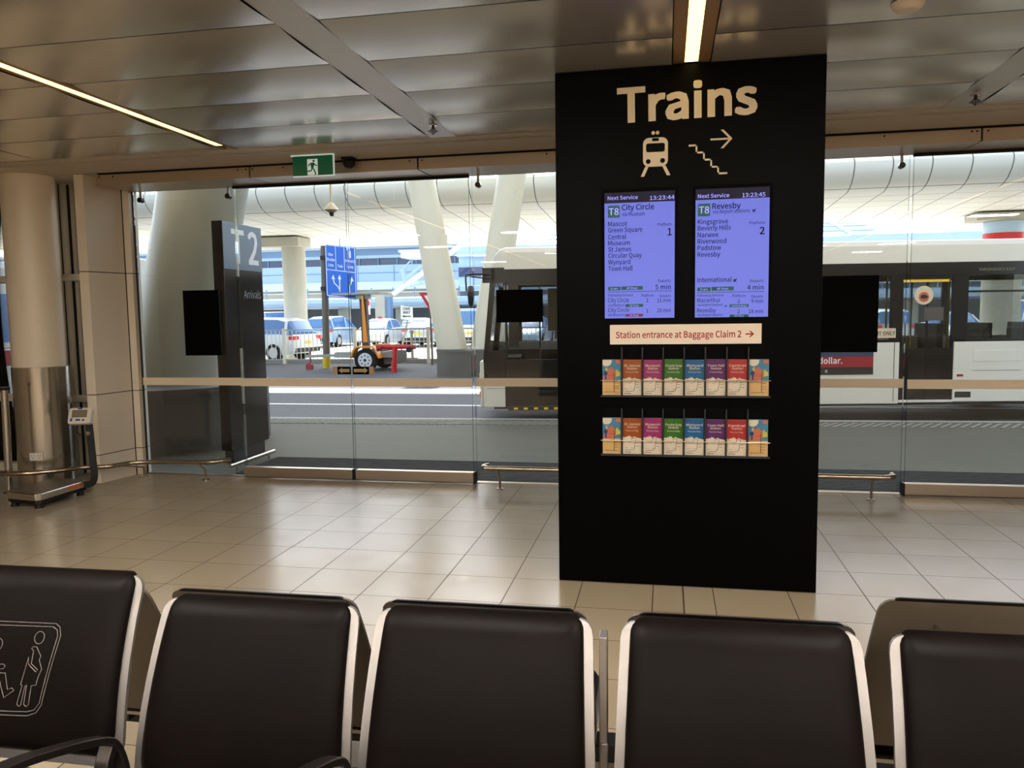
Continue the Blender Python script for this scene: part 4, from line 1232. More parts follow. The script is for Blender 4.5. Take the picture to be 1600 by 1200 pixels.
# ------------------------------------------------------------------ buses
def bus(root, full=True):
    """u = along the side from the front, v = depth, z = height above the road"""
    L_, D_ = 11.8, 2.5
    def b(name, m_, boxes, parent=root, **kw):
        mb = MB()
        for q in boxes:
            mb.box(*q)
        return mb.build(name, m_, parent, world=False, **kw)
    body = MB()
    # lower skin with the door gaps left open
    for u0, u1 in ((0.02, 0.375), (1.42, 6.13), (6.90, L_)):
        zz = 0.31 if u0 > 6 else 0.29
        if u0 > 6:
            body.box(u0, 8.05, 0, 0.05, zz, 1.19)
            body.prism([(8.05, zz+0.02), (8.10, 0.55), (8.22, 0.75), (8.42, 0.86), (8.66, 0.86), (8.86, 0.75), (8.98, 0.55), (9.03, zz+0.02), (9.03, 1.19), (8.05, 1.19)], 'xz', 0, 0.05)
            body.box(9.03, u1, 0, 0.05, zz, 1.19)
        else:
            body.box(u0, u1, 0, 0.05, zz, 0.66 if u0 < 0.3 else 1.19)
    body.box(0.02, L_, D_-0.05, D_, 0.31, 1.19)
    body.box(0.0, 0.06, 0.0, D_, 0.29, 0.98)
    body.box(L_-0.06, L_, 0, D_, 0.31, 2.6)
    bd = body.build('body', 'bus_white', root, world=False, bevel=0.012)
    rf = MB()
    rp = [(0.0, 2.335), (0.004, 2.58), (0.03, 2.645), (0.10, 2.66), (D_-0.10, 2.66), (D_-0.03, 2.645), (D_-0.004, 2.58), (D_, 2.335)]
    rf.prism(rp, 'yz', 0.40, L_)
    rf.build('roof', 'bus_white', root, world=False)
    nose = MB()
    secs = []
    for u, dz, ins in ((0.40, 0, 0), (0.32, -0.03, 0.01), (0.25, -0.10, 0.04), (0.20, -0.22, 0.08)):
        secs.append([(u, min(max(v, ins), D_-ins), max(2.335-0.05*(0.4-u), z+dz)) for v, z in rp])
    nose.loft(secs)
    nose.build('front_dome', 'bus_white', root, smooth=30, world=False)
    # black glazing band and pillars
    b('window_band', 'bus_black', [(0.38, L_, 0.0, 0.045, 2.145, 2.335), (0.38, L_, D_-0.045, D_, 2.145, 2.335), (1.42, 6.13, 0.0, 0.045, 1.19, 1.23), (6.90, L_, 0.0, 0.045, 1.19, 1.23)], bevel=0.004)
    pil = MB()
    for u0, u1 in ((0.44, 0.585), (1.38, 1.46), (2.95, 3.05), (4.45, 4.55), (5.70, 5.80), (5.985, 6.14), (6.86, 7.08), (7.90, 8.02), (9.4, 9.52), (10.9, 11.0)):
        pil.box(u0, u1, 0.0, 0.045, 1.19, 2.16)
    for u0, u1 in ((0.44, 0.56), (1.9, 1.98), (3.4, 3.48), (4.9, 4.98), (6.35, 6.43), (7.9, 8.0), (9.4, 9.5), (10.9, 11.0), (11.7, 11.8)):
        pil.box(u0, u1, D_-0.045, D_, 1.19, 2.16)
    pil.build('window_pillar', 'bus_black', root, world=False)
    for u0, u1 in ((1.46, 2.95), (3.05, 4.45), (4.55, 5.70), (5.80, 5.985), (7.08, 7.90), (8.02, 9.4), (9.52, 10.9)):
        w_ = b('window', 'bus_glass', [(u0, u1, 0.012, 0.020, 1.23, 2.145)])
        if u1-u0 > 0.5:
            b('transom', 'bus_black', [(u0, u1, 0.004, 0.030, 1.895, 1.925)], w_)
    for u0, u1 in ((0.56, 1.9), (1.98, 3.4), (3.48, 4.9), (4.98, 6.35), (6.43, 7.9), (8.0, 9.4), (9.5, 10.9)):
        b('far_window', 'bus_glass', [(u0, u1, D_-0.030, D_-0.022, 1.19, 2.145)])
    # driver corner and windscreen
    ws = MB().add([(0.075, 0.05, 1.02), (0.075, D_-0.05, 1.02), (0.215, D_-0.05, 2.34), (0.215, 0.05, 2.34), (0.083, 0.05, 1.02), (0.083, D_-0.05, 1.02), (0.223, D_-0.05, 2.34), (0.223, 0.05, 2.34)], [(0,3,2,1),(4,5,6,7),(0,1,5,4),(1,2,6,5),(2,3,7,6),(3,0,4,7)])
    ws.build('windscreen', 'bus_glass', root, world=False)
    fp = MB()
    for v in (0.0, D_-0.06):
        fp.add([(0.05, v, 0.98), (0.13, v, 0.98), (0.27, v, 2.36), (0.19, v, 2.36), (0.05, v+0.06, 0.98), (0.13, v+0.06, 0.98), (0.27, v+0.06, 2.36), (0.19, v+0.06, 2.36)], [(3,2,1,0),(4,5,6,7),(0,1,5,4),(1,2,6,5),(2,3,7,6),(3,0,4,7)])
    fp.build('windscreen_post', 'bus_black', root, world=False)
    sw = MB().prism([(0.13, 1.14), (0.44, 1.14), (0.44, 2.14), (0.245, 2.14)], 'xz', 0.012, 0.020)
    sw.build('side_window', 'bus_glass', root, world=False)
    MB().prism([(0.06, 0.98), (0.08, 0.84), (0.14, 0.74), (0.22, 0.68), (0.38, 0.66), (0.38, 1.14), (0.08, 1.14)], 'xz', 0.0, 0.05).build('corner_panel', 'bus_black', root, world=False)
    MB().box(0.06, 0.42, 0.002, 0.05, 2.14, 2.36).box(0.19, 0.24, 0.0, D_, 2.14, 2.36).build('front_header', 'bus_black', root, world=False)
    # doors
    for u0, u1 in ((0.385, 1.42), (6.13, 6.90)):
        dr_ = MB()
        dr_.box(u0, u0+0.035, 0.01, 0.045, 0.31, 2.145).box(u1-0.035, u1, 0.01, 0.045, 0.31, 2.145).box(u0, u1, 0.01, 0.045, 0.30, 0.36).box(u0, u1, 0.01, 0.045, 2.10, 2.145)
        dr_.box(u0, u1, 0.012, 0.04, 0.36, 1.10 if u0 > 1 else 1.0)
        dr_.box((u0+u1)/2-0.012, (u0+u1)/2+0.012, 0.012, 0.042, 0.36, 2.1)
        d_ = dr_.build('door', 'bus_black', root, world=False)
        b('door_glass', 'bus_glass', [(u0+0.035, u1-0.035, 0.020, 0.027, 1.0 if u0 < 1 else 1.10, 2.10)], d_)
        if u0 > 1:
            b('top_strip', 'yellow_paint', [(u0+0.03, u1-0.09, 0.006, 0.010, 2.055, 2.090)], d_)
            MB().prism(arc((6.455, 1.865), 0.135, 0, 350, 24), 'xz', 0.008, 0.012).build('round_sticker', 'map_paper', d_, world=False)
            MB().prism(arc((6.455, 1.840), 0.075, 0, 350, 9), 'xz', 0.006, 0.008).build('sticker_print', 'map_land', d_, world=False)
            MB().prism([(6.40, 1.83), (6.42, 1.87), (6.47, 1.875), (6.51, 1.85), (6.50, 1.82), (6.44, 1.815)], 'xz', 0.0045, 0.006).build('sticker_mark', 'map_ink', d_, world=False)
            b('grey_notice', 'plinth_dark', [(6.47, 6.74, 0.008, 0.016, 1.50, 1.69)], d_)
            b('threshold', 'bus_white', [(u0, u1, -0.006, 0.010, 0.31, 0.345)], d_)
        else:
            tread = MB()
            tread.box(u0+0.03, L_*0+1.40, -0.02, 0.06, 0.245, 0.30)
            tr_ = tread.build('step_edge', 'bus_dark', d_, world=False)
            ys = MB()
            for k in range(6):
                ys.box(0.50+k*0.15, 0.56+k*0.15, -0.024, -0.02, 0.255, 0.285)
            ys.build('yellow_mark', 'yellow_paint', tr_, world=False)
            b('inner_screen', 'olive_panel', [(1.02, 1.40, 0.20, 0.22, 1.42, 2.05)])
    b('lower_edge', 'bus_dark', [(0.2, L_, 0.06, D_-0.06, 0.26, 0.34)])
    b('interior_floor', 'bus_dark', [(0.3, L_-0.1, 0.08, D_-0.08, 0.34, 0.38)])
    b('driver_bulkhead', 'bus_dark', [(0.30, 1.38, 1.2, 1.26, 0.38, 1.10), (1.34, 1.38, 0.9, D_-0.1, 0.38, 1.2), (0.25, 0.60, 0.3, D_-0.1, 0.38, 1.02)])
    sv = MB()
    for k, u in enumerate((2.2, 3.0, 3.8, 4.6, 5.4, 7.5, 8.3, 9.1, 9.9)):
        for v in (0.35, 1.75):
            sv.box(u, u+0.10, v, v+0.85, 0.62, 1.42 if v > 1 else 1.36)
            sv.box(u-0.42, u+0.02, v, v+0.85, 0.62, 0.76)
    st_ = sv.build('passenger_seats', 'bus_dark', root, world=False, bevel=0.02)
    gp = MB()
    for u in (2.6, 4.1, 6.05, 6.95):
        gp.cyl((u, 0.30, 0.38), (u, 0.30, 2.4), 0.016, n=8).cyl((u, 1.5, 0.38), (u, 1.5, 2.4), 0.016, n=8)
    gp.build('grab_pole', 'yellow_paint', root, world=False)
    for u in (2.55, 8.54):
        for v0, v1 in ((0.06, 0.33), (D_-0.33, D_-0.06)):
            w_ = MB().cyl((u, v0, 0.47), (u, v1, 0.47), 0.47, n=32).build('wheel', 'tyre', root, smooth=40, world=False)
            MB().cyl((u, v0-0.015, 0.47), (u, v0, 0.47), 0.27, 0.29, 24).build('hub', 'galvanised', w_, world=False)
    # mirror
    mr = MB().tube(smooth_path([(0.19, 0.02, 2.26), (0.02, -0.05, 2.27), (-0.13, -0.12, 2.26), (-0.17, -0.14, 2.24), (-0.165, -0.14, 2.02)], 5), 0.014, 8).tube([(0.19, 0.02, 2.20), (-0.10, -0.11, 2.23)], 0.010, 8)
    m_ = mr.build('mirror_arm', 'bus_black', root, world=False)
    mh = MB()
    secs = []
    for z, h_ in ((1.795, 0.03), (1.83, 0.065), (1.95, 0.08), (2.06, 0.075), (2.095, 0.05)):
        secs.append([(-0.10-0.5*h_, -0.15-h_, z), (-0.10+0.5*h_, -0.15-h_, z), (-0.10+0.6*h_, -0.15, z), (-0.10+0.5*h_, -0.15+h_, z), (-0.10-0.5*h_, -0.15+h_, z)])
    mh.loft(secs)
    mh.build('mirror_head', 'bus_black', m_, smooth=50, world=False)
    b('marker_lamp', 'orange_lamp', [(-0.012, 0.0, 0.0, 0.04, 0.44, 0.53)])
    b('headlamp', 'sign_white', [(-0.015, 0.01, 0.10, 0.40, 0.62, 0.80), (-0.015, 0.01, D_-0.40, D_-0.10, 0.62, 0.80)])
    b('side_grille', 'bus_dark', [(6.935, 7.16, -0.004, 0.01, 0.375, 0.46)])
    b('service_hatch', 'bus_white', [(7.18, 7.85, -0.005, 0.01, 0.92-0.02, 1.06)], bevel=0.002)
    b('hatch_gap', 'plinth_dark', [(7.175, 7.855, -0.003, 0.004, 0.765, 0.770), (7.0, L_, -0.003, 0.004, 0.545, 0.552), (6.05, 6.058, -0.003, 0.004, 0.32, 1.19), (0.10, 0.38, -0.003, 0.004, 0.575, 0.580)])
    b('red_sticker', 'dull_red', [(6.955, 7.045, -0.003, 0.002, 0.68, 0.715)])
    return bd
bus_a = thing('city_bus', 'white city bus with black window band stopped behind the totem', 'bus', (-2.72, 11.50, GZ), math.radians(8.5))
bus(bus_a)
# what only this bus carries: advert panel and notices
ad = MB().box(2.2, 5.755, -0.006, 0.002, 0.725, 1.06).build('advert_panel', 'dull_red', bus_a, world=False, label='red advertising panel with white lettering')
MB().box(2.2, 5.755, -0.008, -0.006, 0.99, 1.06).build('blue_edge', 'navy_paint', ad, world=False)
MB().box(2.2, 5.755, -0.008, -0.006, 0.725, 0.835).build('dark_edge', 'bus_dark', ad, world=False)
MB().text('dollar.', (5.305, -0.009, 0.890), 0.085, 0.335, bold=0.02, align='r').text('e', (5.10, -0.0095, 0.755), 0.060, align='r').build('lettering', 'letter_white', ad, world=False)
nt_ = MB().box(5.72, 6.065, -0.006, -0.001, 1.255, 1.395).build('exit_notice', 'map_paper', bus_a, world=False)
MB().text('EXIT ONLY', (6.055, -0.008, 1.295), 0.055, 0.33, bold=0.015, align='r').build('lettering', 'map_ink', nt_, world=False)
MB().text('EMERGENCY EXIT', (7.22, -0.003, 2.205), 0.036, 0.50, bold=0.01).build('emergency_lettering', 'olive_panel', bus_a, world=False)

bus_b = thing('city_bus', 'second white bus with a red side panel seen past the column at the far left', 'bus', (-12.3, 10.6, GZ), math.radians(3))
b2 = MB()
b2.box(0.0, 4.3, 0.0, 2.4, 0.32, 1.25)
b2.build('body', 'bus_white', bus_b, world=False, bevel=0.03)
MB().prism([(0.0, 1.25), (2.4, 1.25), (2.38, 2.5), (2.2, 2.62), (0.2, 2.62), (0.02, 2.5)], 'yz', 0.0, 4.3).build('upper_body', 'bus_white', bus_b, world=False, bevel=0.02)
MB().box(0.2, 4.2, -0.01, 0.012, 1.35, 2.1).build('window_band', 'car_glass', bus_b, world=False)
r2_ = MB().box(0.2, 4.25, -0.014, 0.0, 0.98, 1.22).build('red_panel', 'dull_red', bus_b, world=False)
MB().text('n. T', (3.80, -0.016, 1.03), 0.13, bold=0.02, align='r').build('lettering', 'letter_white', r2_, world=False)
for u in (1.0, 3.45):
    w_ = MB().cyl((u, 0.02, 0.46), (u, 0.3, 0.46), 0.46, n=28).cyl((u, 2.1, 0.46), (u, 2.38, 0.46), 0.46, n=28).build('wheel', 'tyre', bus_b, smooth=40, world=False)
    MB().cyl((u, 0.005, 0.46), (u, 0.02, 0.46), 0.27, 0.29, 24).build('hub', 'galvanised', w_, world=False)

# ------------------------------------------------------------------ message trailer, signs, posts, fence
tl = thing('sign_trailer', 'message board trailer with orange mudguard parked under the raised road', 'trailer', (-8.85, 22.6, GZ))
w_ = MB().cyl((-8.82, 22.42, 0.19), (-8.82, 22.62, 0.19), 0.34, n=32).cyl((-8.82, 24.0, 0.19), (-8.82, 24.2, 0.19), 0.34, n=32).build('wheel', 'tyre', tl, smooth=40)
hb = MB().cyl((-8.82, 22.405, 0.19), (-8.82, 22.42, 0.19), 0.215, 0.225, 28).build('hub', 'alloy', w_)
hl = MB()
for k in range(8):
    a = 2*math.pi*k/8
    hl.cyl((-8.82+0.14*math.cos(a), 22.402, 0.19+0.14*math.sin(a)), (-8.82+0.14*math.cos(a), 22.404, 0.19+0.14*math.sin(a)), 0.024, n=8)
hl.cyl((-8.82, 22.398, 0.19), (-8.82, 22.404, 0.19), 0.045, n=10)
hl.build('hub_hole', 'dark_rubber', w_)
fnd = [(-9.30, 0.25), (-9.16, 0.54), (-9.08, 0.61), (-8.55, 0.61), (-8.48, 0.54), (-8.34, 0.25)]
fi = [(-8.39, 0.25), (-8.51, 0.51), (-8.58, 0.565), (-9.05, 0.565), (-9.12, 0.51), (-9.25, 0.25)]
MB().prism(fnd+fi, 'xz', 22.36, 22.70).prism(fnd+fi, 'xz', 23.95, 24.25).build('mudguard', 'amber_paint', tl)
MB().box(-9.9, -8.05, 22.70, 23.95, 0.25, 0.42).bar((-9.9, 23.3, 0.30), (-11.15, 23.3, 0.26), 0.07, 0.09).build('chassis', 'galvanised', tl)
MB().box(-8.35, -8.02, 22.75, 23.9, 0.05, 0.42).box(-8.9, -8.5, 22.9, 23.6, 0.42, 0.50).build('battery_box', 'plinth_dark', tl)
MB().bar((-10.98, 23.3, 0.0), (-10.98, 23.3, 0.50), 0.04, 0.04).cyl((-11.02, 23.26, -0.06), (-11.02, 23.34, -0.06), 0.12, n=18).build('jockey_wheel', 'dull_red', tl)
MB().tube([(-9.07, 23.2, 0.42), (-9.12, 23.2, 2.14)], 0.10, 4, square=True).build('mast', 'plinth_dark', tl)
bo = MB().add([(-8.99, 22.7, 2.12), (-8.93, 22.7, 2.12), (-8.83, 22.7, 0.72), (-8.97, 22.7, 0.72), (-9.57, 24.2, 2.12), (-9.51, 24.2, 2.12), (-9.41, 24.2, 0.72), (-9.55, 24.2, 0.72)], [(0,1,2,3),(7,6,5,4),(0,4,5,1),(1,5,6,2),(2,6,7,3),(3,7,4,0)])
bo.build('message_board', 'amber_paint', tl)
MB().box(-9.95, -8.45, 22.7, 23.6, 2.16, 2.21).box(-9.25, -8.95, 22.9, 23.4, 2.02, 2.16).build('solar_panel', 'galvanised', tl)

rs = thing('road_sign', 'large blue lane direction sign on a pole behind the sign trailer', 'sign', (-10.55, 23.9, GZ))
MB().cyl((-10.72, 23.9, GZ), (-10.66, 23.9, 3.75), 0.11, n=16).build('post', 'post_brown', rs, smooth=40)
MB().cyl((-10.72, 23.9, GZ), (-10.715, 23.9, 0.20), 0.118, n=16).build('yellow_sleeve', 'yellow_paint', rs, smooth=40)
MB().box(-10.72, -10.48, 23.70, 23.86, 3.30, 3.42).box(-10.74, -10.48, 23.70, 23.86, 2.33, 2.45).build('bracket', 'bus_dark', rs)
sy_ = math.radians(14)
RSM = Matrix.Translation((-10.53, 23.66, 2.10)) @ Matrix.Rotation(0.0, 4, 'Z')
PW, PH = 1.02, 1.63
def sp(mb, name, m_, par, lab=None):
    return mb.build(name, m_, par, xf=RSM @ Matrix(((1, 0, 0, 0), (0, 1, 0, 0), (-0.13, 0, 1, 0.05), (0, 0, 0, 1))), label=lab)
pan = sp(MB().prism(rrect(0, PW, 0, PH, 0.05), 'xz', 0.0, 0.03), 'panel', 'sign_blue', rs)
bd_ = MB()
bd_.box(0.02, PW-0.02, -0.004, 0, 0.02, 0.04).box(0.02, PW-0.02, -0.004, 0, PH-0.04, PH-0.02).box(0.02, 0.04, -0.004, 0, 0.03, PH-0.03).box(PW-0.04, PW-0.02, -0.004, 0, 0.03, PH-0.03)
bd_.box(0.03, PW-0.03, -0.004, 0, 0.83, 0.85).box(0.345, 0.36, -0.004, 0, 0.84, PH-0.03).box(0.63, 0.645, -0.004, 0, 0.84, PH-0.03)
sp(bd_, 'border', 'sign_white', pan)
tx = MB()
for s_, x_, z_, w_ in (('Uber', 0.19, 1.28, 0.17), ('Shuttles', 0.19, 1.12, 0.26), ('Limo', 0.19, 0.95, 0.17), ('Taxis', 0.495, 0.95, 0.17), ('Domestic', 0.825, 1.14, 0.31), ('Sydney', 0.825, 0.96, 0.22)):
    tx.text(s_, (x_, -0.006, z_), 0.085, w_, bold=0.02, align='c')
tx.prism(rrect(0.79, 0.86, 1.27, 1.50, 0.03), 'xz', -0.006, -0.004)
sp(tx, 'lettering', 'sign_white', pan)
aw = MB()
aw.tube([(0.46, -0.005, 0.18), (0.46, -0.005, 0.58)], 0.018, 4, 0.002, square=True, upv=(0, 1, 0)).tube([(0.46, -0.005, 0.22), (0.40, -0.005, 0.34), (0.28, -0.005, 0.44), (0.25, -0.005, 0.56)], 0.018, 4, 0.002, square=True, upv=(0, 1, 0)).tube([(0.80, -0.005, 0.18), (0.80, -0.005, 0.40), (0.84, -0.005, 0.50), (0.86, -0.005, 0.56)], 0.018, 4, 0.002, square=True, upv=(0, 1, 0))
for x_, z_ in ((0.46, 0.58), (0.25, 0.56), (0.87, 0.56)):
    aw.prism([(x_-0.06, z_), (x_+0.06, z_), (x_, z_+0.14)], 'xz', -0.007, -0.003)
sp(aw, 'arrow', 'sign_white', pan)

hy = thing('hydrant_pipe', 'red T shaped fire pipe standing on the road beside the trailer', 'pipe', (-7.80, 22.1, GZ))
MB().cyl((-7.80, 22.1, GZ), (-7.76, 22.1, 0.60), 0.072, n=16).cyl((-7.80, 22.1, GZ), (-7.80, 22.1, 0.16), 0.085, n=16).build('riser', 'red_paint', hy, smooth=40)
MB().cyl((-8.16, 22.1, 0.60), (-7.25, 22.1, 0.60), 0.065, n=14).build('cross_pipe', 'red_paint', hy, smooth=40)
MB().cyl((-8.30, 22.0, 0.55), (-8.16, 22.05, 0.58), 0.085, n=14).cyl((-7.22, 22.0, 0.59), (-7.10, 22.0, 0.59), 0.06, n=12).build('outlet', 'dull_red', hy, smooth=40)
MB().cyl((-7.30, 21.97, 0.52), (-7.30, 22.03, 0.52), 0.085, n=16).build('valve_wheel', 'bus_dark', hy)

gw = thing('give_way_sign', 'red edged triangular give way sign partly behind the forked pillar', 'sign', (-7.62, 25.4, GZ))
MB().cyl((-7.62, 25.4, GZ), (-7.68, 25.4, 2.2), 0.035, n=10).build('post', 'post_brown', gw)
MB().prism([(-8.02, 2.25), (-7.16, 2.25), (-7.60, 1.57)], 'xz', 25.33, 25.35).build('red_triangle', 'red_paint', gw)
MB().prism([(-7.84, 2.15), (-7.34, 2.15), (-7.595, 1.76)], 'xz', 25.322, 25.33).build('white_triangle', 'sign_white', gw)
MB().text('GIVE', (-7.595, 25.318, 2.055), 0.062, bold=0.02, align='c').text('WAY', (-7.595, 25.318, 1.955), 0.062, bold=0.02, align='c').build('lettering', 'map_ink', gw)

ow = thing('one_way_sign', 'pale ONE WAY sign on a leaning pole inside the car park fence', 'sign', (-10.05, 29.4, GZ))
MB().cyl((-10.16, 29.4, GZ), (-9.72, 29.4, 1.5), 0.035, n=10).build('post', 'galvanised', ow)
MB().prism([(-10.03, 1.88), (-9.55, 1.80), (-9.55, 1.28), (-10.03, 1.36)], 'xz', 29.33, 29.35).build('panel', 'sign_white', ow)
MB().text('ONE', (-9.79, 29.32, 1.70), 0.10, 0.30, align='c', bold=0.015).text('WAY', (-9.79, 29.32, 1.56), 0.10, 0.30, align='c', bold=0.015).build('lettering', 'map_ink', ow)
MB().prism([(-9.97, 1.46), (-9.88, 1.50), (-9.88, 1.475), (-9.63, 1.475), (-9.63, 1.445), (-9.88, 1.445), (-9.88, 1.42)], 'xz', 29.315, 29.33).build('arrow', 'map_ink', ow)

bl = thing('parking_bollard', 'dark thin bollard with a foot plate behind the fence', 'bollard', (-9.48, 29.0, GZ))
MB().cyl((-9.48, 29.0, GZ), (-9.50, 29.0, 0.88), 0.045, n=12).cyl((-9.50, 29.0, 0.80), (-9.50, 29.0, 0.93), 0.075, n=12).build('post', 'post_brown', bl)
MB().box(-9.68, -9.28, 28.9, 29.1, GZ, GZ+0.04).build('foot_plate', 'post_brown', bl)
np_ = thing('parking_sign', 'small red and white parking sign on a thin pole beside the trailer mast', 'sign', (-12.8, 33.0, GZ))
MB().cyl((-12.82, 33.0, GZ), (-12.80, 33.0, 2.0), 0.03, n=8).build('post', 'galvanised', np_)
MB().box(-12.98, -12.66, 32.95, 32.97, 1.55, 2.15).build('panel', 'sign_white', np_)
MB().prism(arc((-12.82, 2.05), 0.16, 0, 350, 18), 'xz', 32.94, 32.95).build('red_disc', 'tail_red', np_)

fe = thing('pedestrian_fence', 'white metal picket fence between the road and the car park', 'fence', (-12, 26.8, GZ))
def fp_(x):
    return 26.05
pk = MB()
posts = [-16.0, -13.25, -10.6, -7.95, -5.3, -2.7]
for a, b_ in zip(posts[:-1], posts[1:]):
    n_ = 17
    for k in range(1, n_):
        x = a+(b_-a)*k/n_
        pk.box(x-0.010, x+0.010, fp_(x)-0.010, fp_(x)+0.010, -0.02, 1.03)
rl = MB()
rl.bar((-16, fp_(-16), 1.04), (-2.7, fp_(-2.7), 1.04), 0.04, 0.04).bar((-16, fp_(-16), 0.0), (-2.7, fp_(-2.7), 0.0), 0.04, 0.04)
rl.build('rail', 'galvanised', fe)
o_ = pk.build('pickets', 'white_steel', fe)
o_['kind'] = 'stuff'
for x in posts:
    MB().box(x-0.05, x+0.05, fp_(x)-0.05, fp_(x)+0.05, GZ, 1.10).build('post', 'white_steel', fe)

# ------------------------------------------------------------------ cars
def car(kind, paint, label, loc, rot, group='cars beyond the fence'):
    """front towards +x"""
    t = thing('car', label, 'car', loc, rot, group)
    if kind == 'wagon':
        ln, ht, body = 4.6, 1.62, [(-2.28, .80, .42, .80), (-2.22, .86, .30, 1.00), (-1.6, .90, .24, 1.04), (0.2, .91, .22, 1.02), (1.2, .90, .22, .98), (1.9, .86, .26, .86), (2.28, .72, .36, .66)]
        cab = [(-2.16, .70, 1.00, 1.10), (-1.85, .72, .98, 1.50), (-1.4, .70, .98, 1.60), (0.0, .70, .98, 1.62), (0.55, .70, .96, 1.52), (1.35, .70, .92, 1.00)]
    elif kind == 'van':
        ln, ht, body = 4.9, 1.95, [(-2.44, .86, .40, 1.10), (-2.40, .92, .30, 1.12), (0.8, .94, .24, 1.12), (1.8, .92, .24, 1.05), (2.3, .88, .28, .95), (2.46, .78, .36, .72)]
        cab = [(-2.40, .82, 1.08, 1.80), (-2.2, .84, 1.08, 1.92), (0.5, .84, 1.08, 1.94), (1.1, .82, 1.06, 1.80), (1.95, .80, 1.0, 1.06)]
    else:
        ln, ht, body = 4.4, 1.45, [(-2.2, .76, .42, .80), (-2.12, .84, .30, .98), (-1.4, .88, .24, 1.00), (0.2, .89, .20, .95), (1.2, .88, .22, .92), (1.85, .84, .26, .80), (2.18, .70, .36, .60)]
        cab = [(-2.0, .66, .94, 1.00), (-1.35, .66, .94, 1.34), (-0.9, .64, .94, 1.44), (0.0, .64, .94, 1.45), (0.45, .66, .92, 1.36), (1.2, .68, .88, .94)]
    bm = MB()
    secs = []
    for x, w, zb, zt in body:
        zm = zb+(zt-zb)*0.55
        secs.append([(x, -w*.94, zb), (x, w*.94, zb), (x, w, zm), (x, w*.95, zt-0.05), (x, w*.82, zt), (x, -w*.82, zt), (x, -w*.95, zt-0.05), (x, -w, zm)])
    bm.loft(secs)
    bm.build('body', paint, t, smooth=50, world=False)
    gm = MB()
    secs = []
    for x, w, zb, zt in cab:
        ww = w*0.86
        secs.append([(x, -w*1.12, zb), (x, w*1.12, zb), (x, ww+0.06, (zb+zt)/2), (x, ww, zt-0.04), (x, ww*.8, zt), (x, -ww*.8, zt), (x, -ww, zt-0.04), (x, -ww-0.06, (zb+zt)/2)])
    gm.loft(secs)
    gm.build('windows', 'car_glass', t, smooth=30, world=False)
    rm = MB()
    rs_ = [c for c in cab[1:-1]]
    secs = []
    for x, w, zb, zt in rs_:
        ww = w*0.86
        secs.append([(x, -ww-0.012, zt-0.06), (x, ww+0.012, zt-0.06), (x, ww+0.010, zt-0.02), (x, ww*.8, zt+0.02), (x, -ww*.8, zt+0.02), (x, -ww-0.010, zt-0.02)])
    rm.loft(secs)
    # window pillars
    for x, w, zb, zt in (cab[1], cab[len(cab)//2]):
        for s_ in (-1, 1):
            rm.bar((x+0.02, s_*(w*0.86+0.03), zt-0.05), (x-0.03, s_*(w*1.10), zb), 0.10, 0.05)
    x, w, zb, zt = cab[-1]
    x2, w2, zb2, zt2 = cab[-2]
    for s_ in (-1, 1):
        rm.bar((x2, s_*(w2*0.86), zt2-0.03), (x, s_*(w*1.05), zb+0.04), 0.07, 0.05)
    rm.build('roof', paint, t, smooth=40, world=False)
    for x in (-ln*0.30, ln*0.31):
        for s_ in (-1, 1):
            y0, y1 = sorted((s_*0.70, s_*0.905))
            w_ = MB().cyl((x, y0, 0.33), (x, y1, 0.33), 0.33, n=22).build('wheel', 'tyre', t, smooth=40, world=False)
            yo = s_*0.906
            h = MB().cyl((x, yo, 0.33), (x, yo+s_*0.008, 0.33), 0.21, n=10)
            h.build('hub', 'alloy', w_, world=False)
    xr = body[0][0]
    for s_ in (-1, 1):
        MB().obox((xr+0.10, s_*0.72, 0.88 if kind != 'van' else 1.0), 0.26, 0.30, 0.13).build('tail_lamp', 'tail_red', t, world=False)
        MB().obox((body[-1][0]-0.14, s_*0.60, 0.62), 0.20, 0.26, 0.10).build('head_lamp', 'sign_white', t, world=False)
    MB().obox((xr-0.006, 0, 0.70), 0.02, 0.42, 0.11).build('number_plate', 'yellow_paint', t, world=False)
    MB().obox((xr+0.06, 0, 0.42), 0.14, 1.5, 0.16).build('bumper', 'bus_dark', t, world=False)
    return t
car('wagon', 'car_white', 'white hatchback with red tail lamps parked behind the fence beside the dark pylon', (-15.45, 28.3, GZ), math.radians(169), None)
CARS = [
    ('sedan', 'car_silver', 'silver car parked between the dark pylon and the round concrete column', (-20.8, 40.8), 88),
    ('wagon', 'car_blue', 'pale blue car parked behind the pole of the blue road sign', (-18.0, 41.2), 91),
    ('sedan', 'car_white', 'white car parked behind the orange board of the sign trailer', (-15.2, 41.0), 270),
    ('sedan', 'car_silver', 'silver car parked below the ONE WAY sign', (-12.4, 40.8), 92),
    ('van', 'car_white', 'white van seen between the legs of the forked pillar', (-9.6, 41.0), 89),
    ('sedan', 'car_blue', 'pale blue car seen through the front windows of the city bus', (-6.8, 40.6), 268),
]
for k, p_, l_, (x_, y_), a_ in CARS:
    car(k, p_, l_, (x_, y_, GZ), math.radians(a_))
BACK = [('sedan', 'car_white', -27.0), ('van', 'car_silver', -24.3), ('sedan', 'car_blue', -21.0), ('sedan', 'car_silver', -14.6), ('wagon', 'car_white', -11.6), ('sedan', 'car_blue', -8.6),
        ('sedan', 'car_white', 6.8), ('wagon', 'car_silver', 9.6), ('sedan', 'car_white', 12.4), ('van', 'car_white', 15.4)]
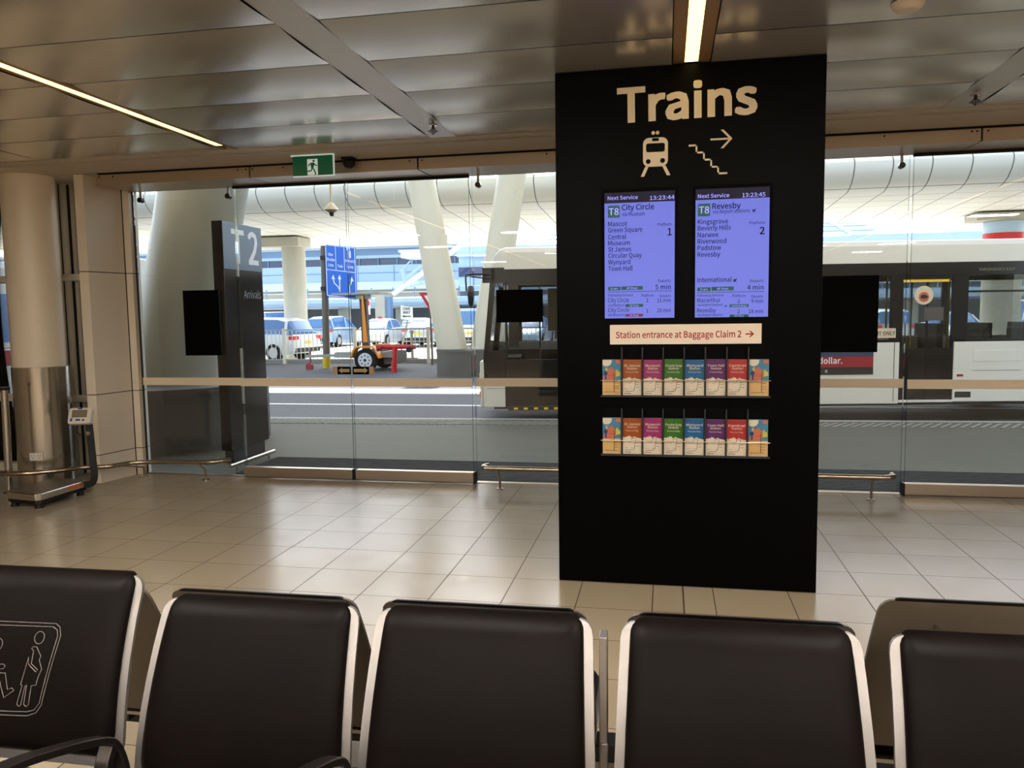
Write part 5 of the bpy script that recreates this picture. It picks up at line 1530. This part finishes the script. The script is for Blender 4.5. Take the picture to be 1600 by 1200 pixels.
for i_, (k, p_, x_) in enumerate(BACK):
    where = 'in the back row of the car park' if x_ < 0 else 'seen only through the bus windows'
    nth = ['first', 'second', 'third', 'fourth', 'fifth', 'sixth', 'seventh'][i_ if x_ < 0 else i_-6]
    car(k, p_, '%s %s %s, %s from the left' % (p_.split('_')[1], {'sedan': 'sedan', 'van': 'van', 'wagon': 'wagon'}[k], where, nth), (x_, (45.6 if x_ < 0 else 38.0)+0.5*(i_ % 2), GZ), math.radians(90 if i_ % 2 else 270))

# ------------------------------------------------------------------ far buildings
te = thing('terminal_building', 'long pale blue terminal building with a dark window band beyond the car park', 'building', (-24, 62, GZ))
TXa, TXb = -62, -14.5
MB().box(TXa, TXb, 62.0, 80, 6.9, 7.1).box(TXa, TXb, 60.9, 62.2, 6.95, 7.1).build('roof_edge', 'roof_white', te)
MB().box(TXa, TXb, 62.2, 79, 6.35, 6.9).build('upper_band', 'terminal_band', te)
MB().box(TXa, TXb, 62.1, 79, 6.12, 6.36).build('louvre_band', 'terminal_pale', te)
MB().box(TXa, TXb, 62.3, 79, 5.55, 6.12).build('window_band', 'terminal_glass', te)
mu = MB()
for k in range(30):
    mu.box(TXa+k*1.62, TXa+k*1.62+0.07, 62.2, 62.32, 5.55, 6.12)
mu.build('window_mullion', 'terminal_band', te)
MB().box(TXa, TXb, 62.0, 79, 4.2, 5.55).build('wall', 'terminal_pale', te)
pj = MB()
for k in range(16):
    pj.box(TXa+k*3.1, TXa+k*3.1+0.06, 61.97, 62.0, 2.9, 5.5)
pj.box(TXa, TXb, 61.96, 62.0, 4.9, 4.96).build('wall_joint', 'terminal_band', te)
MB().box(TXa, TXb, 61.6, 79, 3.55, 4.2).build('ledge', 'terminal_white', te)
MB().box(TXa, TXb, 62.2, 79, 2.85, 3.55).build('lower_wall', 'terminal_beige', te)
MB().box(TXa, 20, 66, 79, GZ, 2.85).build('ground_floor', 'undercroft', te)

ra = thing('elevated_ramp', 'pale blue raised walkway with railings crossing behind the parked cars', 'walkway', (-16, 49, GZ))
MB().prism([(48.0, 2.08), (47.9, 2.3), (48.0, 2.55), (48.3, 2.62), (52, 2.62), (52, 2.10), (50, 1.95)], 'yz', -50, 22).build('parapet', 'terminal_pale', ra, smooth=30)
rr = MB()
for k in range(46):
    x = -46+1.45*k
    rr.box(x-0.03, x+0.03, 48.3, 48.36, 2.6, 3.25)
o_ = rr.build('balusters', 'terminal_band', ra)
MB().box(-50, 22, 48.3, 48.36, 3.22, 3.28).box(-50, 22, 48.3, 48.36, 2.92, 2.96).build('handrail', 'terminal_white', ra)
for x in (-24.5, -21.0, -17.0, -13.6, -10.0, -6.0, 4, 9.5, 14):
    MB().cyl((x, 50, GZ), (x, 50, 2.0), 0.42, n=16).build('column', 'concrete_grey', ra, smooth=40)

st = thing('bridge_truss', 'white tubular truss with a box end, left of the forked pillar', 'truss', (-16.3, 46, GZ))
MB().box(-15.5, -13.2, 45.6, 47.6, 4.88, 5.20).box(-15.6, -13.2, 45.5, 47.7, 5.20, 5.34).build('box_end', 'roof_white', st)
MB().tube([(-16.35, 46.5, 2.75), (-14.0, 46.5, 4.30), (-11.0, 46.5, 6.25)], 0.16, 10).build('main_strut', 'roof_white', st)
MB().tube([(-15.6, 46.5, 3.6), (-14.0, 46.5, 4.85)], 0.10, 8).tube([(-15.9, 46.5, 4.05), (-15.2, 46.5, 4.75)], 0.05, 8).tube([(-15.55, 46.5, 3.15), (-15.7, 46.5, 4.3)], 0.12, 8).build('brace', 'terminal_pale', st)
th = MB()
for a, b_ in (((-15.4, 3.6), (-14.6, 4.4)), ((-14.6, 3.4), (-15.0, 4.4)), ((-15.3, 3.2), (-13.9, 3.5)), ((-15.2, 4.3), (-15.1, 4.9)), ((-14.5, 3.9), (-13.9, 3.4))):
    th.tube([(a[0], 46.6, a[1]), (b_[0], 46.6, b_[1])], 0.03, 6)
th.build('tie_rod', 'terminal_pale', st)
MB().box(-17.35, -16.75, 46.0, 46.8, GZ, 2.9).build('pier', 'concrete_grey', st)
MB().box(-16.75, -16.45, 46.2, 46.7, GZ, 2.6).build('blue_post', 'column_blue', st)
MB().prism(arc((-17.05, 1.25), 0.17, 0, 350, 16), 'xz', 45.97, 46.0).build('red_disc', 'tail_red', st)

rf = thing('glazed_roof_hall', 'white vaulted roof hall with blue skylight strips behind the bus', 'building', (0, 54, GZ))
vp = [(-13.2, 5.75), (26, 5.75)]
V_ = MB()
pr = [(50.0, 5.75), (52.0, 6.55), (55.0, 7.4), (59.0, 8.2), (64, 8.9), (64, 5.2), (50.0, 5.2)]
V_.prism(pr, 'yz', -13.2, 26)
V_.build('vault_roof', 'roof_white', rf, smooth=25)
for xa, xb, sk in ((-7.6, -4.6, 1.5), (9.0, 12.4, -2.6)):
    s_ = MB()
    P_ = pr[:4]
    for (ya, za), (yb, zb) in zip(P_[:-1], P_[1:]):
        fa, fb_ = (ya-50)/9, (yb-50)/9
        a0, a1 = xa+sk*fa, xb+sk*fa
        b0, b1 = xa+sk*fb_, xb+sk*fb_
        s_.add([(a0, ya, za+0.06), (a1, ya, za+0.06), (b1, yb, zb+0.06), (b0, yb, zb+0.06), (a0, ya, za-0.02), (a1, ya, za-0.02), (b1, yb, zb-0.02), (b0, yb, zb-0.02)], [(0,1,2,3),(7,6,5,4),(0,4,5,1),(1,5,6,2),(2,6,7,3),(3,7,4,0)])
    sk_ = s_.build('skylight', 'skylight_blue', rf)
    g_ = MB()
    for k in range(1, 10):
        f = k/10
        y = 50+9*f*0.99
        for (ya, za), (yb, zb) in zip(P_[:-1], P_[1:]):
            if ya <= y <= yb:
                z = za+(zb-za)*(y-ya)/(yb-ya)+0.07
                g_.tube([(xa+sk*f, y, z), (xb+sk*f, y, z)], 0.05, 4, square=True)
    mid0, mid1 = (xa+xb)/2, (xa+xb)/2+sk
    for (ya, za), (yb, zb) in zip(P_[:-1], P_[1:]):
        fa, fb_ = (ya-50)/9, (yb-50)/9
        g_.tube([(mid0+sk*fa, ya, za+0.08), (mid0+sk*fb_, yb, zb+0.08)], 0.09, 4, square=True)
    g_.build('glazing_bar', 'roof_white', sk_)
MB().box(-13.2, 26, 49.9, 50.2, 5.15, 5.80).build('gutter', 'terminal_pale', rf)
MB().box(-13.2, 26, 50.4, 63, 3.0, 5.2).build('wall', 'terminal_pale', rf)
MB().box(-13.2, 26, 50.3, 63, 3.9, 4.5).build('window_band', 'terminal_glass', rf)
MB().box(-13.2, 26, 50.35, 63, GZ, 3.0).build('lower_wall', 'undercroft', rf)

for x_, y_, h_, l_ in ((-24.6, 58, 8.3, 'thin lamp pole with two arms rising above the terminal roof behind the blue sign'), (-13.1, 47.2, 8.0, 'thin lamp pole beside the white vaulted roof left of the bus')):
    t = thing('lamp_pole', l_, 'lamp', (x_, y_, GZ), 0, 'lamp poles beyond the car park')
    MB().cyl((x_, y_, GZ), (x_, y_, h_), 0.09, 0.06, 10).build('pole', 'galvanised', t)
    MB().tube([(x_-1.1, y_, h_-0.12), (x_, y_, h_), (x_+1.1, y_, h_-0.12)], 0.05, 6).build('arm', 'galvanised', t)
    MB().obox((x_-1.2, y_, h_-0.14), 0.6, 0.25, 0.10).obox((x_+1.2, y_, h_-0.14), 0.6, 0.25, 0.10).build('lamp_head', 'galvanised', t)

kr = thing('low_rail', 'low steel tube rail outside the left glass, at the foot of the dark pylon', 'rail', (-4.3, 7.3, 0))
MB().tube(smooth_path([(-4.235, 7.09, 0.07), (-4.23, 7.5, 0.07), (-4.225, 7.97, 0.07)], 5), 0.020, 10).build('tube', 'stainless', kr, smooth=60)
for y_, x_ in ((7.2, -4.234), (7.85, -4.226)):
    MB().cyl((x_, y_, 0.0), (x_, y_, 0.06), 0.009, n=10).build('post', 'stainless', kr)
